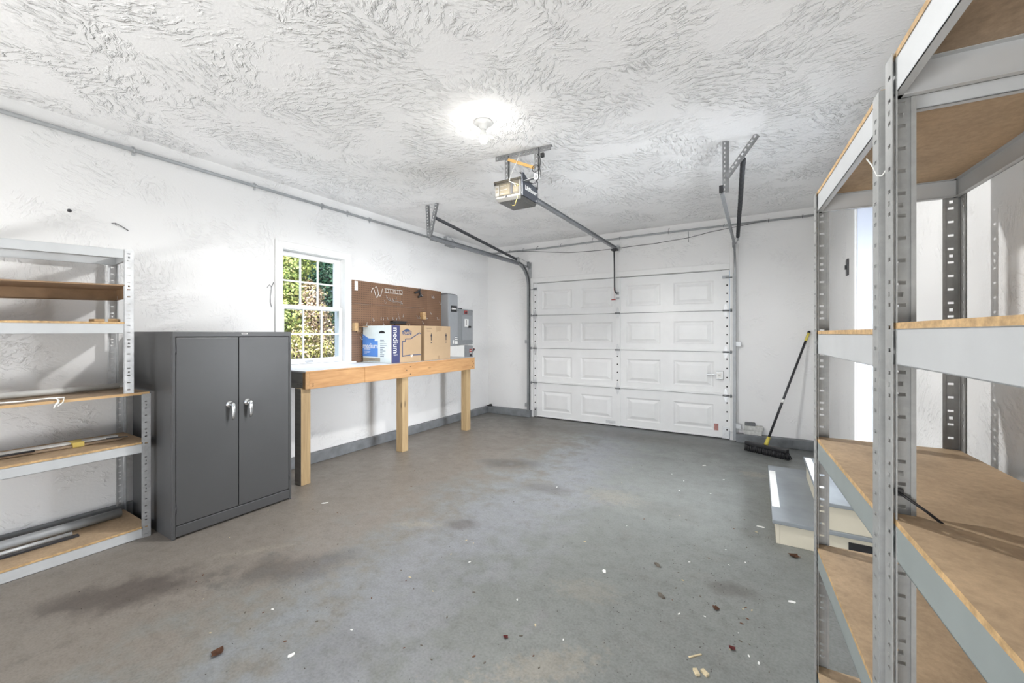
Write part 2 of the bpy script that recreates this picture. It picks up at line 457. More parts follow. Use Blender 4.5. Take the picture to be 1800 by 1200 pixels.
# ------------------------------------------------------------------ mesh helpers
class MB:
    def __init__(s, *mats):
        s.bm = bmesh.new()
        s.mats = [M[m] if isinstance(m, str) else m for m in mats]
        s.mi = 0
    def box(s, x0, x1, y0, y1, z0, z1, mi=None, bevel=0, mat=None):
        r = bmesh.ops.create_cube(s.bm, size=1)
        vs = r['verts']
        bmesh.ops.scale(s.bm, vec=(abs(x1 - x0), abs(y1 - y0), abs(z1 - z0)), verts=vs)
        if mat is not None:
            bmesh.ops.transform(s.bm, matrix=mat, verts=vs)
        bmesh.ops.translate(s.bm, vec=((x0 + x1) / 2, (y0 + y1) / 2, (z0 + z1) / 2), verts=vs)
        fs = set(f for v in vs for f in v.link_faces)
        for f in fs:
            f.material_index = s.mi if mi is None else mi
        if bevel:
            es = list(set(e for v in vs for e in v.link_edges))
            g = bmesh.ops.bevel(s.bm, geom=es, offset=bevel, segments=2, affect='EDGES', profile=.5)
            for f in g['faces']:
                f.material_index = s.mi if mi is None else mi
        return s
    def bar(s, p0, p1, wdt, thk, up=(0, 0, 1), mi=None, bevel=0):
        """rectangular bar between two points"""
        p0, p1 = V(p0), V(p1)
        d = (p1 - p0)
        L = d.length
        z = d.normalized()
        x = V(up).cross(z)
        if x.length < 1e-4:
            x = V((1, 0, 0)).cross(z)
        x.normalize()
        y = z.cross(x)
        m = Matrix((x, y, z)).transposed().to_4x4()
        r = bmesh.ops.create_cube(s.bm, size=1)
        vs = r['verts']
        bmesh.ops.scale(s.bm, vec=(wdt, thk, L), verts=vs)
        fs = set(f for v in vs for f in v.link_faces)
        for f in fs:
            f.material_index = s.mi if mi is None else mi
        if bevel:
            es = list(set(e for v in vs for e in v.link_edges))
            g = bmesh.ops.bevel(s.bm, geom=es, offset=bevel, segments=2, affect='EDGES')
            vs = list(set(vs) | set(v for f in g['faces'] for v in f.verts))
            vs = [v for v in vs if v.is_valid]
            for f in g['faces']:
                f.material_index = s.mi if mi is None else mi
        m.translation = (p0 + p1) / 2
        bmesh.ops.transform(s.bm, matrix=m, verts=vs)
        return s
    def tube(s, pts, r, n=10, mi=None, closed=False):
        pts = [V(p) for p in pts]
        rings = []
        ref = None
        for i, p in enumerate(pts):
            a = pts[max(0, i - 1)]; b_ = pts[min(len(pts) - 1, i + 1)]
            t = (b_ - a)
            if t.length < 1e-9:
                t = V((0, 0, 1))
            t.normalize()
            if ref is None:
                ref = t.orthogonal().normalized()
            x = (ref - t * ref.dot(t))
            if x.length < 1e-6:
                x = t.orthogonal()
            x.normalize()
            ref = x
            y = t.cross(x)
            rr = r[i] if isinstance(r, (list, tuple)) else r
            rings.append([s.bm.verts.new(p + (x * math.cos(6.28318 * k / n) + y * math.sin(6.28318 * k / n)) * rr) for k in range(n)])
        fs = []
        for a, b_ in zip(rings, rings[1:]):
            for k in range(n):
                fs.append(s.bm.faces.new((a[k], a[(k + 1) % n], b_[(k + 1) % n], b_[k])))
        for f in fs:
            f.smooth = True
        fs.append(s.bm.faces.new(rings[0][::-1])); fs.append(s.bm.faces.new(rings[-1]))
        for f in fs:
            f.material_index = s.mi if mi is None else mi
        return s
    def cyl(s, p0, p1, r0, r1=None, n=20, mi=None):
        r1 = r0 if r1 is None else r1
        return s.tube([p0, p1], [r0, r1], n, mi)
    def lathe(s, prof, c, n=28, mi=None, axis='z'):
        rings = []
        for (rr, h) in prof:
            ring = []
            for k in range(n):
                a = 6.28318 * k / n
                p = V((rr * math.cos(a), rr * math.sin(a), h))
                if axis == 'x':
                    p = V((p.z, p.x, p.y))
                elif axis == 'y':
                    p = V((p.x, p.z, p.y))
                ring.append(s.bm.verts.new(V(c) + p))
            rings.append(ring)
        for a, b_ in zip(rings, rings[1:]):
            for k in range(n):
                f = s.bm.faces.new((a[k], a[(k + 1) % n], b_[(k + 1) % n], b_[k]))
                f.smooth = True
                f.material_index = s.mi if mi is None else mi
        for ring in (rings[0][::-1], rings[-1]):
            try:
                f = s.bm.faces.new(ring); f.material_index = s.mi if mi is None else mi
            except ValueError:
                pass
        return s
    def poly(s, pts, thick, mi=None):
        """closed polygon (3D points in order) extruded by vector thick"""
        vs = [s.bm.verts.new(V(p)) for p in pts]
        f = s.bm.faces.new(vs)
        r = bmesh.ops.extrude_face_region(s.bm, geom=[f])
        nv = [q for q in r['geom'] if isinstance(q, bmesh.types.BMVert)]
        bmesh.ops.translate(s.bm, vec=V(thick), verts=nv)
        fs = set(q for v in vs + nv for q in v.link_faces)
        for q in fs:
            q.material_index = s.mi if mi is None else mi
        bmesh.ops.recalc_face_normals(s.bm, faces=list(fs))
        return s
    def perf(s, o, u, v, wid, length, holes, thick, mi=None):
        """flat strip with real holes. o corner, u width dir, v length dir; holes = [(centre along v, half width, half height, centre along u)]"""
        o, u, v = V(o), V(u).normalized(), V(v).normalized()
        nrm = u.cross(v)
        vs_ = sorted(holes)
        faces = []
        def q(u0, u1, v0, v1):
            if u1 - u0 < 1e-6 or v1 - v0 < 1e-6:
                return
            for lev in (0, 1):
                off = nrm * thick * lev
                c = [o + u * a + v * b_ + off for a, b_ in ((u0, v0), (u1, v0), (u1, v1), (u0, v1))]
                vv = [s.bm.verts.new(p) for p in (c if lev else c[::-1])]
                faces.append(s.bm.faces.new(vv))
        cur = 0
        for (vc, hw, hh, uc) in vs_:
            if vc - hh <= cur or vc + hh >= length:
                continue
            q(0, wid, cur, vc - hh)
            q(0, uc - hw, vc - hh, vc + hh)
            q(uc + hw, wid, vc - hh, vc + hh)
            for (a0, a1, b0, b1) in ((uc - hw, uc - hw, vc - hh, vc + hh), (uc + hw, uc + hw, vc - hh, vc + hh), (uc - hw, uc + hw, vc - hh, vc - hh), (uc - hw, uc + hw, vc + hh, vc + hh)):
                c = [o + u * a0 + v * b0, o + u * a1 + v * b1]
                vv = [s.bm.verts.new(p) for p in (c[0], c[1], c[1] + nrm * thick, c[0] + nrm * thick)]
                faces.append(s.bm.faces.new(vv))
            cur = vc + hh
        q(0, wid, cur, length)
        for (a0, a1, b0, b1) in ((0, 0, 0, length), (wid, wid, 0, length), (0, wid, 0, 0), (0, wid, length, length)):
            c = [o + u * a0 + v * b0, o + u * a1 + v * b1]
            vv = [s.bm.verts.new(p) for p in (c[0], c[1], c[1] + nrm * thick, c[0] + nrm * thick)]
            faces.append(s.bm.faces.new(vv))
        for f in faces:
            f.material_index = s.mi if mi is None else mi
        return s
    def build(s, name, parent=None, local=False, bevel=0):
        me = bpy.data.meshes.new(name)
        if parent is not None and not local:
            off = parent.matrix_world.inverted() if False else None
            loc = V((0, 0, 0)); p = parent
            while p is not None:
                loc += V(p.location); p = p.parent
            bmesh.ops.translate(s.bm, vec=-loc, verts=s.bm.verts)
        s.bm.normal_update()
        s.bm.to_mesh(me)
        s.bm.free()
        for m in s.mats:
            me.materials.append(m)
        o = bpy.data.objects.new(name, me)
        C.objects.link(o)
        if parent is not None:
            o.parent = parent
        if bevel:
            b = o.modifiers.new('edges', 'BEVEL'); b.width = bevel; b.segments = 2; b.limit_method = 'ANGLE'; b.angle_limit = R(40)
        return o

def tag(o, label, cat, group=None, kind=None):
    o['label'] = label
    o['category'] = cat
    if group: o['group'] = group
    if kind: o['kind'] = kind
    return o

def thing(name, loc, label, cat, group=None, rz=0):
    o = bpy.data.objects.new(name, None)
    o.empty_display_size = .05
    o.location = loc
    o.rotation_euler = (0, 0, rz)
    C.objects.link(o)
    return tag(o, label, cat, group)

def struct(name, mb, **kw):
    o = mb.build(name, **kw)
    o['kind'] = 'structure'
    return o

def lettering(name, s, size, mat, loc, rot, parent=None, align='CENTER', sx=1.0, ext=.0004, bold=0.0):
    """writing as real mesh; rot = euler of the text plane"""
    cu = bpy.data.curves.new(name, 'FONT')
    cu.body = s; cu.size = size; cu.align_x = align; cu.align_y = 'CENTER'; cu.extrude = ext; cu.offset = bold
    cu.resolution_u = 3
    tmp = bpy.data.objects.new(name, cu)
    C.objects.link(tmp)
    dg = bpy.context.evaluated_depsgraph_get()
    me = bpy.data.meshes.new_from_object(tmp.evaluated_get(dg))
    bpy.data.objects.remove(tmp)
    me.materials.clear(); me.materials.append(M[mat])
    mat4 = Matrix.Translation(V(loc)) @ rot.to_matrix().to_4x4() @ Matrix.Diagonal((sx, 1, 1, 1))
    if parent is not None:
        l = V((0, 0, 0)); p = parent
        while p is not None:
            l += V(p.location); p = p.parent
        mat4 = Matrix.Translation(-l) @ mat4
    me.transform(mat4)
    o = bpy.data.objects.new(name, me)
    C.objects.link(o)
    o.parent = parent
    return o
from mathutils import Euler
FACE_PX = Euler((R(90), 0, R(90)))          # text readable by someone looking towards -X (on a +X face)
FACE_MY = Euler((R(90), 0, 0))              # text readable by someone looking towards +Y (on a -Y face)

# ------------------------------------------------------------------ room shell
XL, XR, YF, YB, H = -3.90, .645, 5.74, -2.6, 2.745
T = .14
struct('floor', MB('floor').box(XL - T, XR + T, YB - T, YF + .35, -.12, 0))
struct('ceiling', MB('ceiling').box(XL - T, XR + T, YB - T, YF + T, H, H + .16))
WY0, WY1, WZ0, WZ1 = 2.235, 2.945, 1.005, 2.14
mb = MB('wall')
mb.box(XL - T, XL, YB - T, WY0, 0, H); mb.box(XL - T, XL, WY1, YF + T, 0, H)
mb.box(XL - T, XL, WY0, WY1, 0, WZ0); mb.box(XL - T, XL, WY0, WY1, WZ1, H)
struct('wall_left', mb)
DX0, DX1, DZ = -3.025, -.285, 2.11
mb = MB('wall_far')
mb.box(XL, DX0, YF, YF + T, 0, H); mb.box(DX1, XR + T, YF, YF + T, 0, H); mb.box(DX0, DX1, YF, YF + T, DZ, H)
struct('wall_far', mb)
EY0, EY1, EZ0, EZ1 = 3.06, 3.955, .46, 2.33
mb = MB('wall')
mb.box(XR, XR + T, YB - T, EY0, 0, H); mb.box(XR, XR + T, EY1, YF, 0, H)
mb.box(XR, XR + T, EY0, EY1, 0, EZ0); mb.box(XR, XR + T, EY0, EY1, EZ1, H)
struct('wall_right', mb)
mb = MB('wall_far')
mb.box(XL, -3.45, YB - T, YB, 0, H); mb.box(.25, XR, YB - T, YB, 0, H); mb.box(-3.45, .25, YB - T, YB, 2.45, H)
struct('wall_rear', mb)
# painted concrete kerb along the walls
CH = .105
struct('baseboard_left', MB('curb').box(XL, -3.845, YB, 5.66, 0, CH), bevel=.006)
struct('baseboard_far', MB('curb').box(XL, -3.055, 5.655, YF, 0, CH), bevel=.006)
struct('baseboard_far_right', MB('curb').box(-.215, XR, 5.652, YF, 0, CH), bevel=.006)
struct('baseboard_right', MB('curb').box(.60, XR, 4.30, 5.652, 0, CH), bevel=.006)
# timber round the big opening
mb = MB('white')
mb.box(DX0 - .0, DX1 + .0, YF - .022, YF, DZ, DZ + .075)
mb.box(DX0 - .045, DX0, YF - .022, YF, CH, DZ + .075)
mb.box(DX1, DX1 + .09, YF - .022, YF, CH, DZ + .30)
struct('trim_1', mb, bevel=.003)
mb = MB('white')
for y0 in (-2.46,):
    pass
mb.box(-.20, -.185, YF - .012, YF, DZ + .30, H - .06)
struct('trim_2', mb)

# ------------------------------------------------------------------ window
win = bpy.data.objects.new('window_1', None); win.location = (XL, 2.59, WZ0); C.objects.link(win); win['kind'] = 'structure'
mb = MB('white')
cw = .058
mb.box(XL, XL + .018, WY0 - cw, WY0, WZ0 - .0, WZ1 + cw + .004)
mb.box(XL, XL + .018, WY1, WY1 + cw + .004, WZ0, WZ1 + cw + .004)
mb.box(XL, XL + .018, WY0, WY1, WZ1, WZ1 + cw + .004)
mb.box(XL, XL + .024, WY0 - cw - .006, WY0 - cw + .008, WZ0, WZ1 + cw + .012)
mb.box(XL, XL + .024, WY1 + cw - .006, WY1 + cw + .012, WZ0, WZ1 + cw + .012)
mb.box(XL, XL + .024, WY0 - cw, WY1 + cw, WZ1 + cw, WZ1 + cw + .012)
mb.build('casing', win, bevel=.002)
mb = MB('white')
mb.box(XL - T, XL + .01, WY0, WY0 + .012, WZ0, WZ1); mb.box(XL - T, XL + .01, WY1 - .012, WY1, WZ0, WZ1)
mb.box(XL - T, XL + .01, WY0 + .012, WY1 - .012, WZ1 - .012, WZ1)
mb.box(XL - T, XL - .10, WY0 + .012, WY0 + .03, WZ0, WZ1 - .012); mb.box(XL - T, XL - .10, WY1 - .03, WY1 - .012, WZ0, WZ1 - .012)
mb.build('window_frame', win)
MB('white').box(XL - T, XL + .045, WY0 - cw - .02, WY1 + cw + .055, WZ0 - .018, WZ0 + .002).build('window_sill', win, bevel=.003)
def sash(x, y0, y1, z0, z1, st, rb, rt):
    s_ = MB('vinyl')
    s_.box(x - .016, x + .016, y0, y0 + st, z0, z1); s_.box(x - .016, x + .016, y1 - st, y1, z0, z1)
    s_.box(x - .016, x + .016, y0 + st, y1 - st, z0, z0 + rb); s_.box(x - .016, x + .016, y0 + st, y1 - st, z1 - rt, z1)
    a0, a1, b0, b1 = y0 + st, y1 - st, z0 + rb, z1 - rt
    for k in (1, 2):
        yy = a0 + (a1 - a0) * k / 3
        s_.box(x - .006, x + .006, yy - .0085, yy + .0085, b0, b1)
    zz = (b0 + b1) / 2
    s_.box(x - .0055, x + .0055, a0, a1, zz - .0085, zz + .0085)
    o = s_.build('sash', win, bevel=.0015)
    MB('glass').box(x - .002, x + .002, a0, a1, b0, b1).build('pane', o)
    return o
sash(XL - .085, WY0 + .014, WY1 - .046, 1.555, WZ1 - .016, .036, .046, .046)
sash(XL - .050, WY0 + .014, WY1 - .014, WZ0 + .004, 1.600, .036, .052, .040)
mb = MB('vinyl'); mb.box(XL - .10, XL - .068, WY1 - .046, WY1 - .014, 1.60, WZ1 - .014); mb.build('side_track', win)
mb = MB('galv'); mb.box(XL - .034, XL - .022, 2.50, 2.58, WZ0 + .018, WZ0 + .036); mb.build('sash_lift', win, bevel=.002)

# ------------------------------------------------------------------ open side doorway into a white hall
sd = bpy.data.objects.new('door_2', None); sd.location = (XR, 3.5, EZ0); C.objects.link(sd); sd['kind'] = 'structure'
mb = MB('whitedoor')
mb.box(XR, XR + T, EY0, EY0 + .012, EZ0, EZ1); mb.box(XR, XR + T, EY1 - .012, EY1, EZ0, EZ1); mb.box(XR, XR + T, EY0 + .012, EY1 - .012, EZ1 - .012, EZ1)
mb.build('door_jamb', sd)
mb = MB('white')
mb.box(XR - .016, XR, EY1 - .004, EY1 + .058, EZ0, EZ1 + .06); mb.box(XR - .016, XR, EY0 - .058, EY0 + .004, EZ0, EZ1 + .06)
mb.box(XR - .016, XR, EY0 + .004, EY1 - .004, EZ1 - .004, EZ1 + .06)
mb.build('door_frame', sd, bevel=.002)
mb = MB('white')
mb.box(XR + T, 1.75, EY0 - .16, EY0 - .10, .30, 2.75); mb.box(XR + T, 1.75, EY1 + .10, EY1 + .16, .30, 2.75); mb.box(1.75, 1.81, EY0 - .16, EY1 + .16, .30, 2.75)
mb.box(XR + T, 1.75, EY0 - .10, EY1 + .10, 2.69, 2.75)
struct('wall_hall', mb)
struct('floor_hall', MB('stepgrey').box(XR, 1.75, EY0 - .10, EY1 + .10, EZ0 - .10, EZ0 - .001))

# ------------------------------------------------------------------ overhead garage door
gd = bpy.data.objects.new('door_1', None); gd.location = ((DX0 + DX1) / 2, 5.76, 0); C.objects.link(gd); gd['kind'] = 'structure'
FY = 5.752                                   # inner face
ZJ = [.012, .545, 1.085, 1.600, 2.108]
GX0, GX1 = DX0 + .006, DX1 - .006
STL = [(GX0, GX0 + .056), (-1.716, -1.650), (GX1 - .076, GX1)]
PX = [(-2.880, -2.385), (-2.245, -1.765), (-1.565, -1.11), (-.945, -.465)]
def emboss(bm, x0, x1, z0, z1, mi=0):
    rings = [(0, 0), (.018, .011), (.030, .011), (.075, -.003)]
    prev = None
    for ins, dy in rings:
        vs = [bm.verts.new((a, FY + dy, c)) for a, c in ((x0 + ins, z0 + ins * .8), (x1 - ins, z0 + ins * .8), (x1 - ins, z1 - ins * .8), (x0 + ins, z1 - ins * .8))]
        if prev:
            for k in range(4):
                bm.faces.new((prev[k], prev[(k + 1) % 4], vs[(k + 1) % 4], vs[k]))
        prev = vs
    bm.faces.new(prev)
for i in range(4):
    z0, z1 = ZJ[i], ZJ[i + 1]
    pz0, pz1 = z0 + .095, z1 - .125
    mb = MB('garage_white', 'galv_light', 'hole', 'jointgrey')
    xs = [GX0] + [q for p in PX for q in p] + [GX1]
    for k in range(0, len(xs) - 1):
        a, b_ = xs[k], xs[k + 1]
        segs = [(z0, pz0), (pz1, z1)] if k % 2 else [(z0, z1)]
        for (c, d) in segs:
            mb.bm.faces.new([mb.bm.verts.new(p) for p in ((a, FY, c), (b_, FY, c), (b_, FY, d), (a, FY, d))])
    for p in PX:
        emboss(mb.bm, p[0], p[1], pz0, pz1)
    bmesh.ops.remove_doubles(mb.bm, verts=mb.bm.verts, dist=.0005)
    mb.box(GX0, GX1, FY + .018, FY + .05, z0, z1 - .002)
    # folded rib along the joint
    for (a, b_) in ((STL[0][1], STL[1][0]), (STL[1][1], STL[2][0])):
        if i: mb.box(a, b_, FY - .020, FY, z0 + .003, z0 + .030)
        else: mb.box(a, b_, FY - .010, FY, z0 + .003, z0 + .020)
        if i < 3: mb.box(a, b_, FY - .0016, FY, z1 - .003, z1 + .003, mi=3)
        else: mb.box(a, b_, FY - .0016, FY, z1 - .009, z1 - .003, mi=3)
    sec = mb.build('door_section', gd)
    for j, (a, b_) in enumerate(STL):
        s_ = MB('garage_white', 'hole', 'galv_light')
        s_.box(a, b_, FY - .018, FY, z0 + (.14 if (i == 0 and j != 1) else 0), z1 - .004)
        if i == 0 and j != 1:
            s_.box(a, b_, FY - .020, FY, z0, z0 + .145, mi=2)
        c = a + (b_ - a) * (.68 if j == 2 else .45)
        for q in range(4):
            zz = z0 + .11 + (z1 - z0 - .20) * q / 3
            if j == 1 and i != 1: continue
            s_.cyl((c, FY - .0185, zz), (c, FY - .021, zz), .0095, n=12, mi=1)
        s_.build('stile', sec)
for zz in ZJ[1:4]:
    for j, (a, b_) in enumerate(STL):
        c = (a + b_) / 2
        mb = MB('galv_light', 'track')
        wl = .026
        for sgn in (1, -1):
            mb.poly([(c - wl, FY - .0235, zz + sgn * .012), (c + wl, FY - .0235, zz + sgn * .012), (c + .008, FY - .0235, zz + sgn * .085), (c - .008, FY - .0235, zz + sgn * .085)], (0, .005, 0))
        mb.cyl((c - .034, FY - .030, zz), (c + .034, FY - .030, zz), .011, mi=1)
        if j != 1:
            sg = -1 if j == 0 else 1
            mb.cyl((c, FY - .034, zz), (c + sg * .070, FY - .034, zz), .0055, mi=1)
            mb.cyl((c + sg * .048, FY - .034, zz), (c + sg * .066, FY - .034, zz), .020, mi=1)
        mb.build('hinge', gd)
for j in (0, 2):
    a, b_ = STL[j]; sg = -1 if j == 0 else 1
    mb = MB('galv', 'track')
    mb.box(a, b_, FY - .030, FY - .018, 1.995, 2.035); mb.box(a, b_, FY - .045, FY - .030, 2.002, 2.028, mi=1)
    mb.cyl(((a + b_) / 2, FY - .045, 2.005), ((a + b_) / 2 + sg * .07, FY - .045, 2.005), .006, mi=1)
    mb.build('roller_bracket', gd)
mb = MB('galv_light', 'paper', 'hole')
mb.box(-.435, -.355, FY - .045, FY - .018, .745, .845, bevel=.004); mb.box(-.425, -.365, FY - .048, FY - .045, .760, .830, mi=1)
mb.box(-.54, -.435, FY - .028, FY - .016, .793, .806); mb.box(-.545, -.535, FY - .03, FY, .785, .815)
for zz in (.785, .798): mb.box(-.410, -.385, FY - .0486, FY - .048, zz, zz + .005, mi=2)
mb.build('door_lock', gd)
MB('pinkred').box(-.462, -.412, FY - .002, FY + .001, .098, .182).build('red_sticker', gd)
mb = MB('black'); mb.box(GX0, GX1, FY - .004, FY + .05, 0, .016); mb.build('bottom_seal', gd)
mb = MB('galv', 'garage_white'); mb.box(-1.705, -1.66, FY - .024, FY - .018, 1.80, 1.825); mb.box(-1.70, -1.665, FY - .06, FY - .018, 1.86, 1.90, mi=0); mb.build('arm_bracket', gd)
mb = MB('galv_light'); mb.box(-1.86, -1.72, FY - .003, FY, .03, .075); mb.build('patch_plate', gd)
# outside beyond the door
# ------------------------------------------------------------------ door tracks
def u_track(path, x, sg, w=.052, d=.034, t=.004):
    """C-shaped channel swept along a path in the YZ plane; opening faces sg (towards the door centre)"""
    mb = MB('track')
    prof = [(0, -w / 2), (d, -w / 2), (d, -w / 2 + t), (t, -w / 2 + t), (t, w / 2 - t), (d, w / 2 - t), (d, w / 2), (0, w / 2)]
    rings = []
    for i, (y, z) in enumerate(path):
        a = path[max(0, i - 1)]; b_ = path[min(len(path) - 1, i + 1)]
        ty, tz = b_[0] - a[0], b_[1] - a[1]
        l = math.hypot(ty, tz); ty, tz = ty / l, tz / l
        ny, nz = -tz, ty
        rings.append([mb.bm.verts.new((x + sg * px, y + ny * pn, z + nz * pn)) for px, pn in prof])
    for a, b_ in zip(rings, rings[1:]):
        for k in range(len(prof)):
            f = mb.bm.faces.new((a[k], a[(k + 1) % 8], b_[(k + 1) % 8], b_[k]))
            if k == 7: f.smooth = False
    for ring in (rings[0], rings[-1][::-1]):
        for q in ((0, 1, 2, 3), (0, 3, 4, 7), (4, 5, 6, 7)):
            mb.bm.faces.new([ring[k] for k in q])
    bmesh.ops.recalc_face_normals(mb.bm, faces=mb.bm.faces)
    return mb
def track_path(zv, zh, yv, yend, r):
    p = [(yv, 0.02), (yv, zh - r)]
    for k in range(1, 13):
        a = R(90) * k / 12
        p.append((yv - r + r * math.cos(a), zh - r + r * math.sin(a)))
    p.append((yend, zh + .0))
    return p
def perf_bar(mb, p0, p1, wid, thk, facing, pitch=.034, hr=.007, lip=True):
    p0, p1 = V(p0), V(p1)
    v = (p1 - p0); L = v.length; v.normalize()
    u = v.cross(V(facing)).normalized()
    holes = [(.018 + k * pitch, hr, hr * 1.25, wid / 2) for k in range(int(L / pitch))]
    mb.perf(p0 - u * wid / 2, u, v, wid, L, holes, thk)
    if lip:
        n = u.cross(v)
        mb.bar(p0 - u * wid / 2 - n * wid * .35, p1 - u * wid / 2 - n * wid * .35, .003, wid * .7, up=u)
for side in ('left', 'right'):
    sg = 1 if side == 'left' else -1
    X = -3.105 if side == 'left' else -.215
    root = thing('door_track', (X, 5.68, 0), 'grey steel door track curving back from the %s' % (
        'door edge beside the workbench' if side == 'left' else 'door edge beside the broom'), 'door track', 'garage door tracks')
    pth = track_path(0, 2.375, 5.69, 3.43, .33)
    mbv = u_track(pth[:2], X, sg); mbv.build('vertical_track', root)
    u_track(pth[1:], X, sg, d=.034 if side == 'left' else .020, w=.052 if side == 'left' else .045).build('horizontal_track', root)
    for zz in (.16, 1.16):
        mb = MB('galv')
        mb.box(min(X, X - sg * .05), max(X, X - sg * .05), 5.685, YF - .001, zz, zz + .055)
        mb.build('jamb_bracket', root)
    mb = MB('galv')
    mb.box(min(X - sg * .002, X + sg * .045), max(X - sg * .002, X + sg * .045), 5.72, 5.738, 1.9, 2.44)
    mb.build('flag_angle', root)
    # flag bracket with pulley by the top of the track
    mb = MB('galv', 'track')
    mb.bar((X + sg * .012, 5.40, 2.36), (X + sg * .012, 5.715, 2.36), .03, .004, up=(1, 0, 0))
    mb.lathe([(.012, -.008), (.042, -.008), (.034, -.003), (.034, .003), (.042, .008), (.012, .008)], (X + sg * .03, 5.66, 2.40), axis='x', mi=1)
    mb.build('pulley_bracket', root)
    # hanger of perforated angle
    hv = MB('galv_dull')
    if side == 'left':
        perf_bar(hv, (-3.165, 3.45, H), (-3.125, 3.43, 2.40), .032, .003, (.3, -1, 0))
        hv.build('hanger_bar', root)
        h2 = MB('galv_dull'); perf_bar(h2, (-3.010, 3.43, H), (-3.105, 3.425, 2.385), .030, .003, (.3, -1, 0)); h2.build('hanger_brace', root)
    else:
        perf_bar(hv, (-.203, 3.43, H), (-.203, 3.43, 2.365), .034, .003, (.2, -1, 0))
        hv.build('hanger_bar', root)
        h2 = MB('galv_dull'); perf_bar(h2, (.000, 3.425, H), (-.195, 3.425, 2.475), .030, .003, (.2, -1, 0)); h2.build('hanger_brace', root)
        mb = MB('darkmetal'); mb.box(-.240, -.212, 3.41, 3.434, 2.365, 2.415); mb.build('track_end_plate', root)
    # spring
    if side == 'left':
        a, b_ = V((-3.055, 3.47, 2.595)), V((-3.085, 5.30, 2.425))
    else:
        a, b_ = V((-.085, 3.46, 2.595)), V((-.185, 5.36, 2.425))
    mb = MB('spring')
    pts, rr = [], []
    d = b_ - a
    nn = 420
    for k in range(nn + 1):
        pts.append(a + d * k / nn); rr.append(.0175 + .0022 * math.sin(k * 2.2))
    mb.tube(pts, rr, 10); sp = mb.build('extension_spring', root)
    mb = MB('galv', 'wire_grey')
    mb.tube([a + V((-.035 * sg, -.01, .06)), a + V((0, -.02, .02)), a], .006, 8); mb.build('spring_hook', sp)
    mb = MB('galv', 'wire_grey')
    mb.lathe([(.010, -.012), (.040, -.012), (.032, -.004), (.032, .004), (.040, .012), (.010, .012)], b_ + V((0, .04, 0)), axis='x')
    mb.tube([b_, b_ + V((0, .04, 0))], .008, 8)
    mb.build('pulley', sp)
    mb = MB('wire_grey'); mb.tube([b_ + V((0, .05, .03)), V((X + sg * .03, 5.66, 2.43))], .0022, 6); mb.tube([b_ + V((0, .05, -.03)), V((X + sg * .03, 5.66, 2.365)), V((X + sg * .03, 5.695, 1.9))], .0022, 6)
    mb.build('cable', sp)

# ------------------------------------------------------------------ opener with rail
op = thing('garage_door_opener', (-1.708, 2.92, 2.38), 'slate and beige garage door opener hanging from the ceiling with its long rail', 'door opener')
OX0, OX1, OY0, OY1, OZ0, OZ1 = -1.835, -1.583, 2.785, 3.055, 2.385, 2.535
mb = MB('openerdark', 'navy')
def frustum(mb, b, t, mi=0):
    """b,t = (x0,x1,y0,y1,z)"""
    q = []
    for (x0, x1, y0, y1, z) in (b, t):
        q.append([mb.bm.verts.new(p) for p in ((x0, y0, z), (x1, y0, z), (x1, y1, z), (x0, y1, z))])
    fs = [mb.bm.faces.new(q[0][::-1]), mb.bm.faces.new(q[1])]
    for k in range(4):
        fs.append(mb.bm.faces.new((q[0][k], q[0][(k + 1) % 4], q[1][(k + 1) % 4], q[1][k])))
    for f in fs: f.material_index = mi
frustum(mb, (OX0 + .022, OX1, OY0, OY1, OZ0 + .012), (OX0, OX1, OY0, OY1, OZ1))
mb.build('housing', op, bevel=.006)
mb = MB('navy', 'darkmetal')
side_pts = [(OX1 + .001, OY0 + .012, OZ0 + .016), (OX1 + .001, OY1 - .002, OZ0 + .016), (OX1 + .001, OY1 - .002, OZ1 - .012)]
for k in range(9):
    a = k / 8
    side_pts.append((OX1 + .001, OY1 - .03 - (OY1 - OY0 - .06) * a, OZ1 - .010 + .055 * a ** 2.2))
side_pts.append((OX1 + .001, OY0 + .008, OZ1 + .04))
mb.poly(side_pts, (.012, 0, 0))
mb.build('side_cover', op, bevel=.002)
lettering('lettering', 'LiftMaster', .048, 'paper', (OX1 + .0135, (OY0 + OY1) / 2 + .012, 2.470), FACE_PX, op, bold=.0012)
mb = MB('paper'); mb.poly([(OX1 + .0135, OY1 - .05, 2.41), (OX1 + .0135, OY1 - .03, 2.405), (OX1 + .0135, OY1 - .02, 2.425), (OX1 + .0135, OY1 - .03, 2.416)], (.0006, 0, 0)); mb.build('mark', op)
mb = MB('lens', 'openerdark')
frustum(mb, (OX0 + .035, OX1 - .008, OY0 + .012, OY1 - .012, OZ0 - .012), (OX0 + .022, OX1 + .004, OY0 - .004, OY1, OZ0 + .014))
mb.build('lamp_lens', op, bevel=.003)
mb = MB('openerbeige', 'openerdark', 'openerlabel', 'openerlabel', 'black')
y = OY0 - .003
mb.box(OX0 + .02, OX1 - .01, y, OY0, OZ0 + .03, OZ1 - .008)
mb.box(OX0 + .006, OX1 + .002, y - .004, OY0, OZ1 - .012, OZ1 + .004)
mb.box(OX0 + .022, OX0 + .055, y - .002, y, OZ0 + .035, OZ1 - .03, mi=1)
for zz in (OZ0 + .060, OZ0 + .085): mb.box(OX0 + .028, OX0 + .048, y - .003, y - .002, zz, zz + .018, mi=3)
mb.box(OX0 + .062, OX0 + .155, y - .002, y, OZ0 + .036, OZ1 - .028, mi=2)
for k in range(5): mb.box(OX0 + .068, OX0 + .115 + .01 * (k % 3), y - .003, y - .002, OZ0 + .046 + k * .015, OZ0 + .0505 + k * .015, mi=(3 if k % 2 else 1))
mb.lathe([(.013, 0), (.013, -.003)], (OX0 + .135, y - .0005, OZ1 - .045), axis='y', mi=3)
